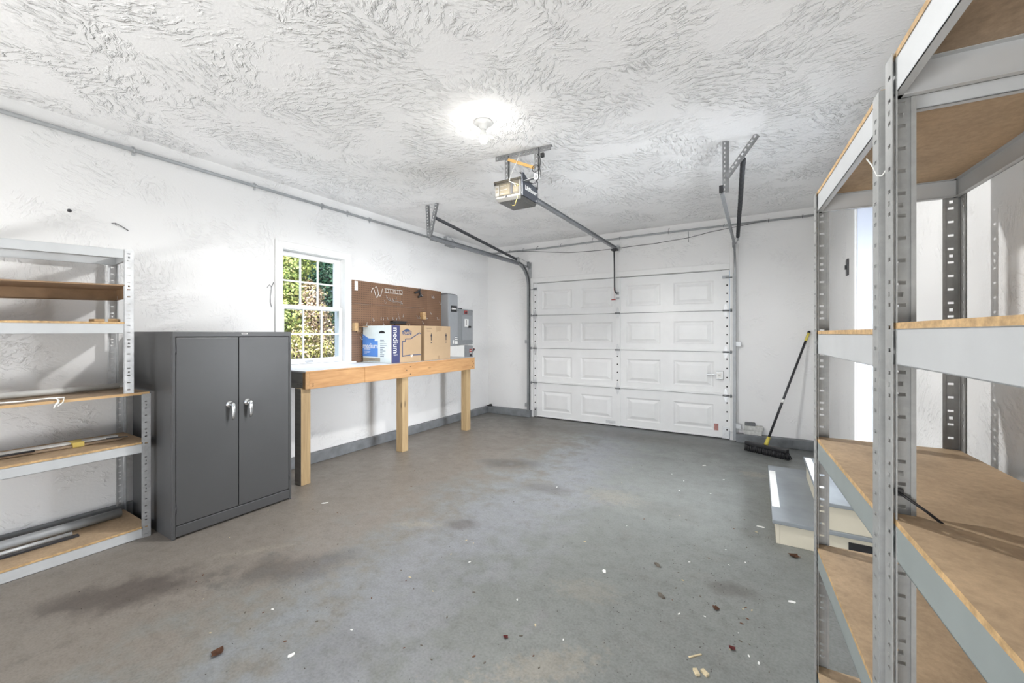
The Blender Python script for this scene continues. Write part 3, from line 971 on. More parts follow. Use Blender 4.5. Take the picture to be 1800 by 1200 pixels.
mb.box(OX0 + .165, OX0 + .182, y - .003, y, OZ0 + .035, OZ1 - .02, mi=4)
mb.box(OX0 + .186, OX1 - .02, y - .002, y, OZ0 + .045, OZ0 + .095, mi=2)
for (a, c) in ((OX0 + .012, OZ1 - .015), (OX1 - .03, OZ1 - .006), (OX0 + .115, OZ0 + .022)): mb.box(a, a + .012, y - .006, y, c - .006, c + .006, mi=4)
mb.build('control_panel', op)
mb = MB('galv_dull')
perf_bar(mb, (OX0 + .118, OY0 + .01, 2.742), (OX0 + .118, OY0 + .01, OZ1 - .01), .03, .003, (0, -1, 0), hr=.006)
mb.build('hanger_strap', op)
mb = MB('galv_dull')
perf_bar(mb, (-1.452, OY0 + .015, 2.742), (-1.452, OY0 + .015, 2.50), .032, .003, (0, -1, 0), hr=.006)
mb.bar((-1.452, OY0 + .02, 2.515), (-1.60, OY0 + .05, 2.515), .03, .004, up=(0, 0, 1))
mb.build('hanger_strap', op)
mb = MB('galv_dull')
mb.perf((-1.815, OY0, 2.705), (1, 0, 0), (0, 0, 1), .48, .036, [], .003) if False else perf_bar(mb, (-1.815, OY0, 2.722), (-1.335, OY0 + .03, 2.722), .036, .003, (0, -1, 0), hr=.006, lip=False)
mb.bar((-1.815, OY0 + .018, 2.7435), (-1.335, OY0 + .048, 2.7435), .036, .003, up=(0, 0, 1))
mb.build('ceiling_angle', op)
mb = MB('stick'); mb.bar((-1.700, OY0 + .008, 2.700), (-1.470, OY0 + .012, 2.590), .022, .012, up=(0, 1, 0)); mb.build('wooden_brace', op)
mb = MB('track')
mb.box(-1.695, -1.663, OY1 - .02, 5.63, 2.480, 2.486); mb.box(-1.681, -1.677, OY1 - .02, 5.63, 2.486, 2.515); mb.box(-1.697, -1.661, OY1 - .02, 5.63, 2.512, 2.516)
mb.build('rail', op)
mb = MB('galv', 'darkmetal')
mb.box(-1.71, -1.648, 5.62, YF - .05, 2.47, 2.54); mb.box(-1.71, -1.648, YF - .05, YF - .001, 2.525, 2.54); mb.box(-1.72, -1.64, 5.54, 5.62, 2.455, 2.48, mi=1); mb.cyl((-1.70, 5.58, 2.47), (-1.66, 5.58, 2.47), .022, mi=1)
mb.build('header_bracket', op)
mb = MB('spring')
pts = [(-1.690, 5.585, 2.46), (-1.690, 5.60, 2.2), (-1.692, 5.612, 1.96), (-1.692, 5.625, 1.915), (-1.688, 5.65, 1.885), (-1.682, 5.71, 1.872)]
mb.tube(pts, .0105, 8); mb.build('door_arm', op)
mb = MB('wire_white', 'tape')
mb.tube([(-1.59, OY0 + .01, 2.735), (-1.615, OY0 - .004, 2.66), (-1.66, OY0 - .008, 2.58), (-1.68, OY0 - .012, 2.52), (-1.655, OY0 - .012, 2.505), (-1.63, OY0 - .012, 2.49), (-1.625, OY0 - .008, 2.47)], .0022, 6)
mb.build('white_lead', op)
mb = MB('tape')
mb.tube([(-1.60, OY0 - .008, 2.40), (-1.605, OY0 - .012, 2.375), (-1.625, OY0 + .0, 2.352), (-1.665, OY0 + .05, 2.342), (-1.70, OY0 + .07, 2.352), (-1.72, OY0 + .08, 2.37)], .0024, 6)
mb.build('yellow_lead', op)
mb = MB('tape')
mb.tube([(-1.628, OY0 - .008, 2.49), (-1.612, OY0 - .010, 2.485), (-1.60, OY0 - .008, 2.475)], .004, 6)
mb.build('wire_nut', op)
mb = MB('black')
pts = []
for k in range(40):
    a = k / 39 * 6.28 * 1.6
    pts.append((-1.437 + .035 * math.sin(a), OY0 - .012 - .004 * k / 39, 2.635 - k * .0035 + .045 * math.cos(a)))
mb.tube(pts, .0032, 6)
p = V(pts[-1])
mb.tube([p, p + V((.02, .02, -.05)), (-1.45, OY0 + .03, 2.50), (-1.50, OY0 + .07, 2.487), (-1.57, OY0 + .13, 2.53), (-1.60, OY0 + .02, 2.585)], .0042, 8)
mb.box(-1.405, -1.380, OY0 - .01, OY0 + .01, 2.65, 2.68)
mb.build('power_cord', op)
mb = MB('red'); mb.tube([(-1.70, 5.60, 2.455), (-1.70, 5.612, 1.79)], .0012, 5); mb.box(-1.735, -1.680, 5.606, 5.618, 1.778, 1.792); mb.build('release_handle', op)

# ------------------------------------------------------------------ ceiling lamp
lp = thing('ceiling_lamp', (-1.588, 2.286, H), 'white porcelain lampholder on the ceiling with a lit bare bulb', 'lamp')
MB('ceramic').lathe([(.002, .001), (.062, .001), (.064, -.006), (.056, -.014), (.036, -.020), (.026, -.030), (.024, -.048), (.020, -.050)], (-1.588, 2.286, H - .001)).build('lampholder', lp)
MB('ceramic').lathe([(.013, 0), (.014, -.012), (.024, -.032), (.0315, -.052)], (-1.588, 2.286, H - .049)).build('bulb_collar', lp)
MB('bulb').lathe([(.031, -.052), (.0315, -.060), (.029, -.074), (.020, -.088), (.004, -.094)], (-1.588, 2.286, H - .049)).build('bulb', lp)

lamp('bulb_light', 'SPOT', (-1.588, 2.286, H - .150), (0, 0, 0), SPOT, (1.0, .99, .975), spot_size=R(176), spot_blend=.3, shadow_soft_size=.06)

# ------------------------------------------------------------------ conduits and cables
cz = 2.645
root = thing('conduit', (XL + .03, 2, cz), 'grey conduit pipe clamped under the ceiling along the window wall', 'conduit')
mb = MB('pipegrey')
mb.tube([(XL + .022, -2.55, cz), (XL + .022, 5.62, cz - .005)], .0135, 12); mb.build('pipe', root)
for yy in (.28, 1.15, 1.99, 2.66, 2.97, 3.27):
    mb = MB('galv'); mb.tube([(XL + .022 + .0165 * math.cos(a), yy, cz + .0165 * math.sin(a)) for a in [k * 6.283 / 14 for k in range(15)]], .003, 6); mb.box(XL + .002, XL + .008, yy - .007, yy + .007, cz - .036, cz + .03); mb.build('clamp', root)
mb = MB('elec', 'galv_light')
mb.box(XL + .002, XL + .055, 4.60, 4.72, cz - .02, cz + .075, bevel=.004); mb.box(XL + .055, XL + .060, 4.61, 4.71, cz - .01, cz + .065, mi=1)
mb.poly([(XL + .004, 4.72, cz - .015), (XL + .004, 4.86, cz - .015), (XL + .004, 4.82, cz + .03), (XL + .004, 4.76, cz + .055), (XL + .004, 4.72, cz + .06)], (.045, 0, 0))
mb.box(XL + .004, XL + .05, 4.62, 4.80, cz - .06, cz - .02)
mb.build('junction_box', root)
root = thing('conduit', (-1.6, YF - .02, cz), 'grey conduit pipe running above the overhead door', 'conduit')
mb = MB('pipegrey'); mb.tube([(XL + .04, YF - .022, cz + .005), (-2.8, YF - .022, cz - .012), (-1.4, YF - .022, cz + .008), (XR - .02, YF - .022, cz + .004)], .0125, 12); mb.build('pipe', root)
for k, xx in enumerate((-3.45, -3.2, -2.95, -2.55, -2.05, -1.65, -1.0, -.35, .12, .45)):
    mb = MB('darkmetal'); mb.tube([(xx, YF - .036, cz - .02), (xx, YF - .038, cz + .012), (xx + .004, YF - .014, cz + .03 + .03 * (k in (4, 6))), (xx + .008, YF, cz + .03 + .035 * (k in (4, 6)))], .0026, 6); mb.build('clip', root)
o = MB('wire_grey').tube([(-3.30, YF - .055, 2.632), (-2.98, YF - .03, 2.598), (-2.41, YF - .03, 2.525), (-1.95, YF - .03, 2.508), (-1.72, YF - .03, 2.512), (-1.18, YF - .03, 2.522), (-.75, YF - .03, 2.55), (-.49, YF - .05, 2.588), (-.2, YF - .055, 2.615), (.1, YF - .055, 2.645)], .0042, 6).build('cable')
tag(o, 'thin grey cable sagging across the wall above the overhead door', 'cable')
o = MB('wire_grey').tube([(-.76, YF - .003, 2.635), (-.76, YF - .004, 2.50)], .003, 6).build('cable_stub')
tag(o, 'short dark cable stub hanging straight down from the conduit right of the opener rail', 'cable')
mb = MB('wire_grey'); mb.tube([(-3.115 + .028 * math.cos(a), YF - .006, 2.115 + .04 * math.sin(a)) for a in [k * 6.283 / 18 for k in range(18)]], .003, 6)
o = mb.build('wire_loop'); tag(o, 'small grey wire loop on the wall left of the overhead door', 'wire')

# ------------------------------------------------------------------ shelving units
def shelving(root, L, D, z0, hgt, shelves, post='galv_post', fl=.040, seed=0):
    """local frame: x along the length, y depth (front at 0), z up"""
    tk = .002
    pit = .045
    for (cx, cy, sx, sy) in ((0, 0, 1, 1), (L, 0, -1, 1), (0, D, 1, -1), (L, D, -1, -1)):
        mb = MB(post)
        hol = []
        n = int(hgt / pit)
        for k in range(n):
            z = .022 + k * pit
            hol.append((z, .0075, .0036, fl * .56))
            if k % 4 == 2:
                hol.append((z + pit * .48, .0048, .0048, fl * .54))
        for ax in (0, 1):
            if ax == 0:
                u = (sx, 0, 0)
            else:
                u = (0, sy, 0)
            mb.perf((cx, cy, z0), u, (0, 0, 1), fl, hgt, hol, tk if (sx * sy > 0) == (ax == 0) else -tk)
            uu = V(u); oth = V((0, sy, 0)) if ax == 0 else V((sx, 0, 0))
            e = V((cx, cy, z0)) + uu * fl
            mb.bar(e + oth * .004 + V((0, 0, 0)), e + oth * .004 + V((0, 0, hgt)), .002, .008, up=uu)
        mb.tube([(cx + sx * .0015, cy + sy * .0015, z0), (cx + sx * .0015, cy + sy * .0015, z0 + hgt)], .0028, 8)
        mb.build('upright', root, local=True)
    for sh in shelves:
        z = sh['z']; bh = sh.get('beam', .06); bt = sh.get('board', .012)
        pv = bpy.data.objects.new('shelf', None)
        pv.empty_display_size = .05
        pv.location = (L, 0, z - bt); pv.rotation_euler = (0, sh.get('tilt', 0), 0); pv.parent = root; C.objects.link(pv)
        if bt:
            mb = MB(sh.get('bm', 'chip'), sh.get('be', 'chip_edge'))
            mb.box(-L + .004, -.004, .003, D - .003, 0, bt)
            for f in mb.bm.faces:
                if abs(f.normal.z) < .5: f.material_index = 1
            mb.build('board', pv, local=True)
        ms = sh.get('mat', 'beam_grey')
        fr = sh.get('front', True)
        for nm, on in (('front_beam', fr), ('rear_beam', True), ('side_beam', True), ('side_beam', True)):
            pass
        def cbeam(a, b_, inward):
            a, b_, inw = V(a), V(b_), V(inward)
            mb = MB(ms)
            mb.bar(a + V((0, 0, -bh / 2)), b_ + V((0, 0, -bh / 2)), .0022, bh, up=(0, 0, 1)) if False else None
            lo = V((0, 0, -bh)); t2 = inw * .002
            def slab(p, q, r_, s_):
                mb.bm.faces.new([mb.bm.verts.new(x) for x in (p, q, r_, s_)])
            mb.poly([a, b_, b_ + lo, a + lo], t2)
            mb.poly([a + lo, b_ + lo, b_ + lo + inw * .016, a + lo + inw * .016], (0, 0, .002))
            mb.poly([a + V((0, 0, -.002)), b_ + V((0, 0, -.002)), b_ + inw * .016 + V((0, 0, -.002)), a + inw * .016 + V((0, 0, -.002))], (0, 0, .0015))
            return mb
        g = .0045
        if fr:
            cbeam((-L + .004, g, 0), (-.004, g, 0), (0, 1, 0)).build('front_beam', pv, local=True)
        if bh > .02:
            cbeam((-L + .004, D - g, 0), (-.004, D - g, 0), (0, -1, 0)).build('rear_beam', pv, local=True)
            cbeam((-L + g, .012, 0), (-L + g, D - .012, 0), (1, 0, 0)).build('side_beam', pv, local=True)
            bh = sh.get('end', bh)
            cbeam((-g, .012, 0), (-g, D - .012, 0), (-1, 0, 0)).build('side_beam', pv, local=True)
    return root

r1 = thing('shelving_unit', (.187, 1.905, 0), 'tall galvanised shelving unit with chipboard shelves beside the white doorway and steps', 'shelving unit', rz=R(-87.04))
shelving(r1, .752, .392, 0, 1.832, [dict(z=1.836, mat='beam_grey', end=.044), dict(z=1.325, mat='beam_grey', beam=.072), dict(z=.930, mat='beam_green', beam=.066),
                                      dict(z=.530, mat='beam_green', beam=.066), dict(z=.075, mat='beam_green')])
r2 = thing('shelving_unit', (.2275, 1.110, 0), 'tall galvanised shelving unit with chipboard shelves nearest the camera', 'shelving unit', rz=R(-87.04))
shelving(r2, .752, .385, 0, 1.862, [dict(z=1.864, mat='beam_grey', beam=.066, bm='chip_dark'), dict(z=1.336, mat='beam_grey', beam=.070), dict(z=.953, mat='beam_green', beam=.068),
                                      dict(z=.50, mat='beam_green', beam=.066), dict(z=.075, mat='beam_green')])
r3 = thing('shelving_unit', (-3.395, .17, 0), 'low metal shelving unit against the wall left of the charcoal cabinet', 'shelving unit', rz=R(90))
shelving(r3, .92, .46, 0, .925, [dict(z=.937, beam=.015, board=.016, front=False, bm='chip_dark', be='woodblock'), dict(z=.617, mat='beam_grey', beam=.058, bm='chip'),
                                   dict(z=.072, mat='beam_grey', beam=.060)], post='galv')
r4 = thing('shelving_unit', (-3.458, .288, .939), 'smaller metal shelving unit stacked on top of the low shelving', 'shelving unit', rz=R(85))
shelving(r4, .72, .43, 0, .905, [dict(z=.903, board=0, mat='beam_grey', beam=.054, tilt=R(-2.0)), dict(z=.684, board=.008, beam=.072, mat='brownboard', bm='brownboard', be='brownboard', front=False, tilt=R(-2.0)),
                                   dict(z=.449, mat='beam_grey', beam=.060, tilt=R(-.3))], post='galv_light', fl=.042)
# zip ties on the tall units
mb = MB('wire_white'); mb.tube([(.222, 1.19, 1.682), (.224, 1.165, 1.655), (.226, 1.135, 1.645), (.2275, 1.10, 1.65)], .0016, 5)
mb.tube([(.2250, 1.27, 1.73), (.2228, 1.21, 1.695), (.222, 1.19, 1.682)], .0018, 5)
o = mb.build('zip_tie'); tag(o, 'white cable tie near the tops of the two tall shelving units', 'cable tie')
mb = MB('black'); mb.tube([(.240, 1.103, 1.00), (.262, 1.100, .985), (.285, 1.10, .968), (.31, 1.09, .948)], .0028, 5)
mb.box(.238, .252, 1.1015, 1.1065, .990, 1.004)
o = mb.build('zip_tie'); tag(o, 'black cable tie round the post where the tall shelves meet', 'cable tie')

# loose things on the left shelves
sz = 1.3885
def block(name, x, y, z, a, b_, c, rz, label, mat='woodblock'):
    mb = MB(mat); mb.box(-a / 2, a / 2, -b_ / 2, b_ / 2, 0, c, bevel=.002)
    o = mb.build(name); o.location = (x, y, z); o.rotation_euler = (0, 0, rz)
    return tag(o, label, 'wood offcut')
block('wood_offcut', -3.50, .862, sz, .05, .075, .016, R(95), 'longer brown wood offcut on the shelf above the light patch')
block('wood_offcut', -3.47, .935, sz, .045, .05, .018, R(60), 'short pale wood offcut at the shelf end beside the other')
mb = MB('pvcwhite'); mb.tube([(-3.68, .20, .957), (-3.70, 1.02, .962)], .019, 14)
o = mb.build('plastic_pipe'); tag(o, 'pale grey plastic pipe lying along the back of the shelf under the stacked unit', 'pipe')
mb = MB('wire_white')
pts = [(-3.42, .25, .949), (-3.41, .45, .951), (-3.405, .55, .949), (-3.40, .645, .953), (-3.392, .67, .950), (-3.386, .68, .935), (-3.384, .672, .915)]
mb.tube(pts, .004, 6); mb.tube([(-3.40, .645, .953), (-3.385, .70, .952), (-3.384, .695, .925), (-3.384, .675, .905)], .0035, 6)
mb.tube([(-3.386, .68, .938), (-3.383, .665, .912), (-3.383, .66, .895)], .0045, 6)
o = mb.build('string'); tag(o, 'frayed white string trailing over the wooden shelf edge', 'string')
st = thing('trim_strips', (-3.60, .6, .617), 'bundle of pale trim strips on the middle left shelf bound with yellow tape', 'strip bundle')
mb = MB('pvcwhite'); mb.bar((-3.640, .19, .640), (-3.630, .99, .640), .05, .010, up=(0, 0, 1)); mb.build('upper_strip', st)
mb = MB('chip_dark'); mb.bar((-3.620, .18, .627), (-3.605, 1.00, .627), .055, .012, up=(0, 0, 1)); mb.build('lower_strip', st)
mb = MB('tape'); mb.box(-3.668, -3.574, .775, .825, .619, .648); mb.build('tape_band', st)
mb = MB('darkmetal'); mb.poly([(-3.610, .93, .634), (-3.575, 1.01, .634), (-3.560, 1.025, .634), (-3.590, .94, .634)], (0, 0, .006)); mb.tube([(-3.575, .28, .640), (-3.57, .62, .640)], .006, 8); mb.build('bracket', st)
mb = MB('pipegrey'); mb.tube([(-3.70, .2, .103), (-3.70, 1.03, .103)], .028, 16)
o = mb.build('metal_pipe'); tag(o, 'thick grey pipe lying along the back of the bottom left shelf', 'pipe')
mb = MB('galv_light'); mb.tube([(-3.625, .2, .086), (-3.615, .78, .086)], .012, 12)
o = mb.build('metal_pipe'); tag(o, 'thin shorter grey tube in front of the thick pipe on the bottom shelf', 'pipe')
mb = MB('darkmetal'); mb.bar((-3.580, .2, .079), (-3.575, .80, .079), .03, .010, up=(0, 0, 1))
o = mb.build('metal_strip'); tag(o, 'dark flat metal strip beside the tubes on the bottom left shelf', 'strip')

# ------------------------------------------------------------------ cabinet
cb = thing('storage_cabinet', (-3.5, 1.52, 0), 'charcoal steel two-door storage cabinet with chrome handles', 'cabinet')
KX0, KX1, KY0, KY1, KZ = -3.835, -3.180, 1.130, 1.905, 1.328
mb = MB('cab')
mb.box(KX0, KX1 - .022, KY0, KY0 + .012, 0, KZ - .03); mb.box(KX0, KX1 - .022, KY1 - .012, KY1, 0, KZ - .03)
mb.box(KX0, KX0 + .01, KY0 + .012, KY1 - .012, 0, KZ - .03)
mb.box(KX1 - .022, KX1, KY0, KY0 + .018, 0, KZ - .03); mb.box(KX1 - .022, KX1, KY1 - .018, KY1, 0, KZ - .03)
mb.box(KX0, KX1, KY0, KY1, KZ - .036, KZ)
mb.box(KX1 - .03, KX1, KY0 + .018, KY1 - .018, .012, .082)
mb.box(KX0 + .01, KX1 - .03, KY0 + .012, KY1 - .012, .06, .075)
mb.build('body', cb, bevel=.004)
ys = 1.519
for i, (a, b_) in enumerate(((KY0 + .020, ys - .0018), (ys + .0018, KY1 - .020))):
    dr = MB('cab'); dr.box(KX1 - .020, KX1 - .002, a, b_, .086, KZ - .039)
    d = dr.build('cabinet_door', cb, bevel=.003)
    hy = 1.461 if i == 0 else 1.577
    mb = MB('chrome', 'darkmetal')
    mb.lathe([(.026, 0), (.026, .004), (.020, .010), (.013, .014), (.012, .030), (.010, .034)], (KX1 - .002, hy, .818 + .0), axis='x', n=20)
    prof = [(.818 + .012, .010), (.818, .013), (.79, .0115), (.76, .009), (.735, .006)]
    pts = [(KX1 + .026, hy + .004, .832), (KX1 + .034, hy + .005, .822), (KX1 + .038, hy + .006, .80), (KX1 + .040, hy + .006, .77), (KX1 + .038, hy + .005, .735), (KX1 + .034, hy + .004, .712)]
    mb.tube(pts, [.008, .014, .0125, .011, .009, .005], 12)
    if i: mb.cyl((KX1 + .0475, hy + .006, .812), (KX1 + .049, hy + .006, .812), .003, n=10, mi=1)
    mb.build('handle', d)
    for zz in (.16, 1.18):
        hm = MB('darkmetal'); yy = KY0 + .019 if i == 0 else KY1 - .019
        hm.cyl((KX1 - .002, yy, zz), (KX1 - .002, yy, zz + .06), .004, n=10); hm.build('hinge', d)
mb = MB('paper', 'ink'); mb.box(KX1, KX1 + .0012, 1.537, 1.575, KZ - .018, KZ - .010); mb.box(KX1 + .0012, KX1 + .0015, 1.541, 1.571, KZ - .016, KZ - .012, mi=1); mb.build('maker_plate', cb)

# ------------------------------------------------------------------ workbench
bn = thing('workbench', (-3.6, 3.33, 0), 'long timber workbench with white top and post legs under the window', 'workbench')
BX, BY0, BY1, BZ = -3.325, 2.115, 4.575, .990
mb = MB('hardboard_white', 'pine_y'); mb.box(XL + .001, BX + .004, BY0, BY1, BZ - .012, BZ)
for f in mb.bm.faces:
    if f.normal.x > .5: f.material_index = 1
mb.build('bench_top', bn)
mb = MB('pine_y'); mb.box(BX - .038, BX, BY0 + .038, 2.735, BZ - .158, BZ - .012); mb.build('front_board', bn, bevel=.004)
mb = MB('pine_y'); mb.box(BX - .038, BX + .001, 2.737, BY1, BZ - .160, BZ - .012); mb.build('front_board', bn, bevel=.004)
mb = MB('pine_end'); mb.box(BX - .040, BX, BY0, BY0 + .038, BZ - .156, BZ - .012); mb.build('corner_block', bn, bevel=.003)
mb = MB('greywood', 'hole'); mb.box(XL + .01, BX - .040, BY0, BY0 + .038, BZ - .152, BZ - .012)
for (a, c) in ((.012, .105), (.012, .125), (.055, .115)): mb.box(BX - .055 - a, BX - .048 - a, BY0 - .001, BY0, BZ - c - .006, BZ - c, mi=1)
mb.build('end_board', bn, bevel=.003)
mb = MB('pine_y'); mb.box(XL + .01, BX - .038, BY1 - .038, BY1, BZ - .156, BZ - .012); mb.build('end_board', bn, bevel=.003)
mb = MB('greywood'); mb.box(XL + .002, XL + .04, BY0 + .038, BY1 - .038, BZ - .156, BZ - .012); mb.build('wall_ledger', bn)
for yy in (2.10, 3.275, 4.445):
    mb = MB('pine_z', 'greywood'); mb.box(BX - .045 - .089, BX - .040, yy, yy + .089, 0, BZ - .150 if yy < 3 else BZ - .04)
    if yy < 3:
        for f in mb.bm.faces:
            if f.normal.y < -.5: f.material_index = 1
    mb.build('leg', bn, bevel=.004)
mb = MB('hole')
for (yy, zz) in ((2.185, .875), (2.185, .858), (3.30, .91), (3.355, .945), (3.355, .862), (4.53, .93), (4.55, .905), (4.52, .87)):
    mb.cyl((BX + .001, yy, zz), (BX + .0016, yy, zz), .006, n=8)
mb.build('screw', bn)

# ------------------------------------------------------------------ moving boxes
b1 = thing('moving_box', (-3.62, 3.37, BZ), 'white, blue and brown printed moving box on the bench below the pegboard', 'cardboard box')
X0, X1, Y0, Y1, Z0, Z1 = -3.850, -3.390, 3.140, 3.598, BZ + .001, BZ + .415
mb = MB('card', 'boxwhite', 'boxnavy', 'card_edge')
mb.box(X0, X1, Y0, Y1, Z0, Z1)
mb.build('carton', b1, bevel=.003)
mb = MB('boxwhite', 'card'); mb.box(X0 + .003, X1 - .002, Y0 - .0008, Y0, Z0 + .003, Z1 - .003); mb.box(X0 + .006, X1 - .004, Y0 - .0010, Y0 - .0008, Z0 + .004, Z0 + .055, mi=1) if False else None
mb.build('white_print', b1)
W = X1 - X0; Hh = Z1 - Z0
def FX(u): return X0 + u * W          # u along the left face, v up
def FZ(v): return Z0 + v * Hh
yp = Y0 - .0014
mb = MB('boxblue')
mb.poly([(FX(a), yp, FZ(b_)) for a, b_ in ((.0, .16), (.54, .16), (.54, .58), (.43, .58), (.43, .645), (.22, .65), (.0, .765))], (0, .0005, 0))
mb.build('blue_house_print', b1)
lettering('lettering', 'medium', .082, 'paper', (FX(.27), yp - .0004, FZ(.445)), FACE_MY, b1, sx=.92, bold=.001)
lettering('lettering', 'mediano', .030, 'paper', (FX(.055), yp - .0004, FZ(.365)), FACE_MY, b1, align='LEFT')
mb = MB('paper')
for k, l in enumerate((.22, .19, .10)): mb.box(FX(.055), FX(.055 + l), yp - .0006, yp, FZ(.295 - k * .03), FZ(.302 - k * .03))
mb.build('small_print', b1)
mb = MB('inkblue')
for k, l in enumerate((.13, .15, .21, .22, .15, .10, .18, .08, .14, .13)): mb.box(FX(.62), FX(.62 + l), yp, Y0, FZ(.60 - k * .048), FZ(.612 - k * .048))
mb.build('list_print', b1)
mb = MB('beigelabel'); mb.box(FX(.01), FX(.62), yp, Y0, FZ(.03), FZ(.13)); mb.build('cream_print', b1)
mb = MB('inkblue'); mb.box(FX(.22), FX(.44), yp - .0004, yp, FZ(.075), FZ(.085)); mb.build('cream_print_text', b1)
mb = MB('hole'); mb.poly([(FX(a), yp, FZ(b_)) for a, b_ in ((.58, .79), (.78, .79), (.78, .825), (.73, .85), (.68, .86), (.63, .85), (.58, .825))], (0, .0006, 0)); mb.build('hand_hole', b1)
xp = X1 + .0010
def GY(u): return Y0 + u * (Y1 - Y0)
mb = MB('boxnavy'); mb.box(X1, xp, GY(.005), GY(.265), Z0 + .003, Z1 - .003); mb.build('navy_print', b1)
lettering('lettering', 'medium', .100, 'paper', (xp + .0004, GY(.125), FZ(.60)), Euler((R(90), R(90), R(90)), 'XYZ').to_matrix().to_euler(), b1, sx=.88, bold=.001)
mb = MB('paper'); mb.box(xp, xp + .0005, GY(.06), GY(.19), FZ(.215), FZ(.222)); mb.box(xp, xp + .0005, GY(.08), GY(.15), FZ(.195), FZ(.201)); mb.build('small_print', b1)
mb = MB('inkblue')
mb.poly([(X1, GY(a), FZ(b_)) for a, b_ in ((.34, .74), (.66, .74), (.66, .85), (.62, .86), (.50, .92), (.38, .86), (.34, .85))], (.0010, 0, 0))
mb.build('logo_print', b1)
lettering('lettering', "LOWE'S", .046, 'card', (xp + .0004, GY(.50), FZ(.79)), FACE_PX, b1, sx=.98, bold=.0012)
mb = MB('inkblue')
hp = [(.35, .17), (.35, .57), (.45, .57), (.45, .635), (.62, .635), (.93, .80), (.99, .775)]
for (a, b_), (c, d) in zip(hp, hp[1:]): mb.bar((X1 + .0006, GY(a), FZ(b_)), (X1 + .0006, GY(c), FZ(d)), .011, .0012, up=(1, 0, 0)) if False else mb.bar((X1 + .0006, GY(a), FZ(b_)), (X1 + .0006, GY(c), FZ(d)), .0012, .011, up=V((1, 0, 0)).cross(V((0, c - a, d - b_))))
mb.bar((X1 + .0006, GY(.34), FZ(.17)), (X1 + .0006, GY(.62), FZ(.19)), .0012, .011, up=(0, 0, 1)); mb.bar((X1 + .0006, GY(.70), FZ(.19)), (X1 + .0006, GY(.99), FZ(.19)), .0012, .011, up=(0, 0, 1))
mb.build('house_outline_print', b1)
mb = MB('paper'); mb.poly([(X1, GY(a), FZ(b_)) for a, b_ in ((.60, .175), (.72, .20), (.67, .13))], (.0011, 0, 0)); mb.build('torn_patch', b1)

b2 = thing('moving_box', (-3.63, 3.90, BZ), 'plain brown cardboard box with two up arrows beside the printed box', 'cardboard box')
X0, X1, Y0, Y1, Z1 = -3.855, -3.400, 3.665, 4.145, BZ + .417
mb = MB('card'); mb.box(X0, X1, Y0, Y1, Z0, Z1); mb.build('carton', b2, bevel=.003)
def HY(u): return Y0 + u * (Y1 - Y0)
mb = MB('ink')
for u in (.25, .82):
    mb.box(X1, X1 + .0008, HY(u) - .007, HY(u) + .007, FZ(.58), FZ(.70))
    mb.poly([(X1, HY(u) - .017, FZ(.70)), (X1, HY(u) + .017, FZ(.70)), (X1, HY(u), FZ(.80))], (.0008, 0, 0))
    mb.box(X1, X1 + .0008, HY(u) - .009, HY(u) + .009, FZ(.50), FZ(.53))
mb.build('arrow_print', b2)
mb = MB('ink')
for r_ in range(2):
    pts = [(X1 + .0006, HY(.07 + .018 * k), FZ(.93 - .075 * r_) + .006 * math.sin(k * 2.3 + r_)) for k in range(12 if r_ == 0 else 9)]
    mb.tube(pts, .0012, 5)
mb.build('handwriting', b2)
mb = MB('card_edge'); mb.poly([(X1, HY(.42), FZ(.99)), (X1, HY(.66), FZ(.99)), (X1, HY(.63), FZ(.86)), (X1, HY(.56), FZ(.84)), (X1, HY(.50), FZ(.86)), (X1, HY(.45), FZ(.82))], (.0005, 0, 0)); mb.box(X1, X1 + .0006, HY(.49), HY(.57), FZ(.01), FZ(.12)); mb.build('tape_remnant', b2)

# ------------------------------------------------------------------ pegboard and what hangs on it
PG = XL + .030
pg = thing('pegboard', (XL, 3.76, BZ), 'brown perforated pegboard panel on the wall above the workbench', 'pegboard')
mb = MB('peg', 'chip_edge')
mb.box(XL + .018, PG, 3.008, 4.205, 1.655, 1.915); mb.box(XL + .018, PG, 3.008, 4.205, BZ + .004, 1.652)
mb.build('left_panel', pg)
mb = MB('peg'); mb.box(XL + .018, PG, 4.209, 4.515, BZ + .004, 1.915); mb.build('right_panel', pg)
mb = MB('pine_y')
mb.box(XL + .002, XL + .018, 3.008, 4.515, 1.895, 1.915); mb.box(XL + .002, XL + .018, 3.008, 4.515, BZ + .004, BZ + .03)
for yy in (3.008, 4.19, 4.497): mb.box(XL + .002, XL + .018, yy, yy + .018, BZ + .03, 1.895)
mb.build('batten', pg)
hook = None
hooks = [(3.42, 1.50), (3.455, 1.50), (3.45, 1.44), (3.515, 1.50), (3.60, 1.505), (3.67, 1.50), (3.29, 1.485), (3.21, 1.43), (3.27, 1.40), (3.50, 1.765), (3.56, 1.74), (3.60, 1.74), (3.66, 1.755), (3.47, 1.705), (3.725, 1.71), (3.745, 1.71), (3.69, 1.57),
         (3.78, 1.545), (3.70, 1.52), (3.82, 1.44), (3.88, 1.44), (4.02, 1.54), (4.06, 1.54), (4.19, 1.54), (4.13, 1.47), (4.29, 1.60), (4.42, 1.53), (4.31, 1.83), (4.335, 1.825), (4.48, 1.75), (4.105, 1.84), (4.03, 1.40), (3.14, 1.30), (3.12, 1.27)]
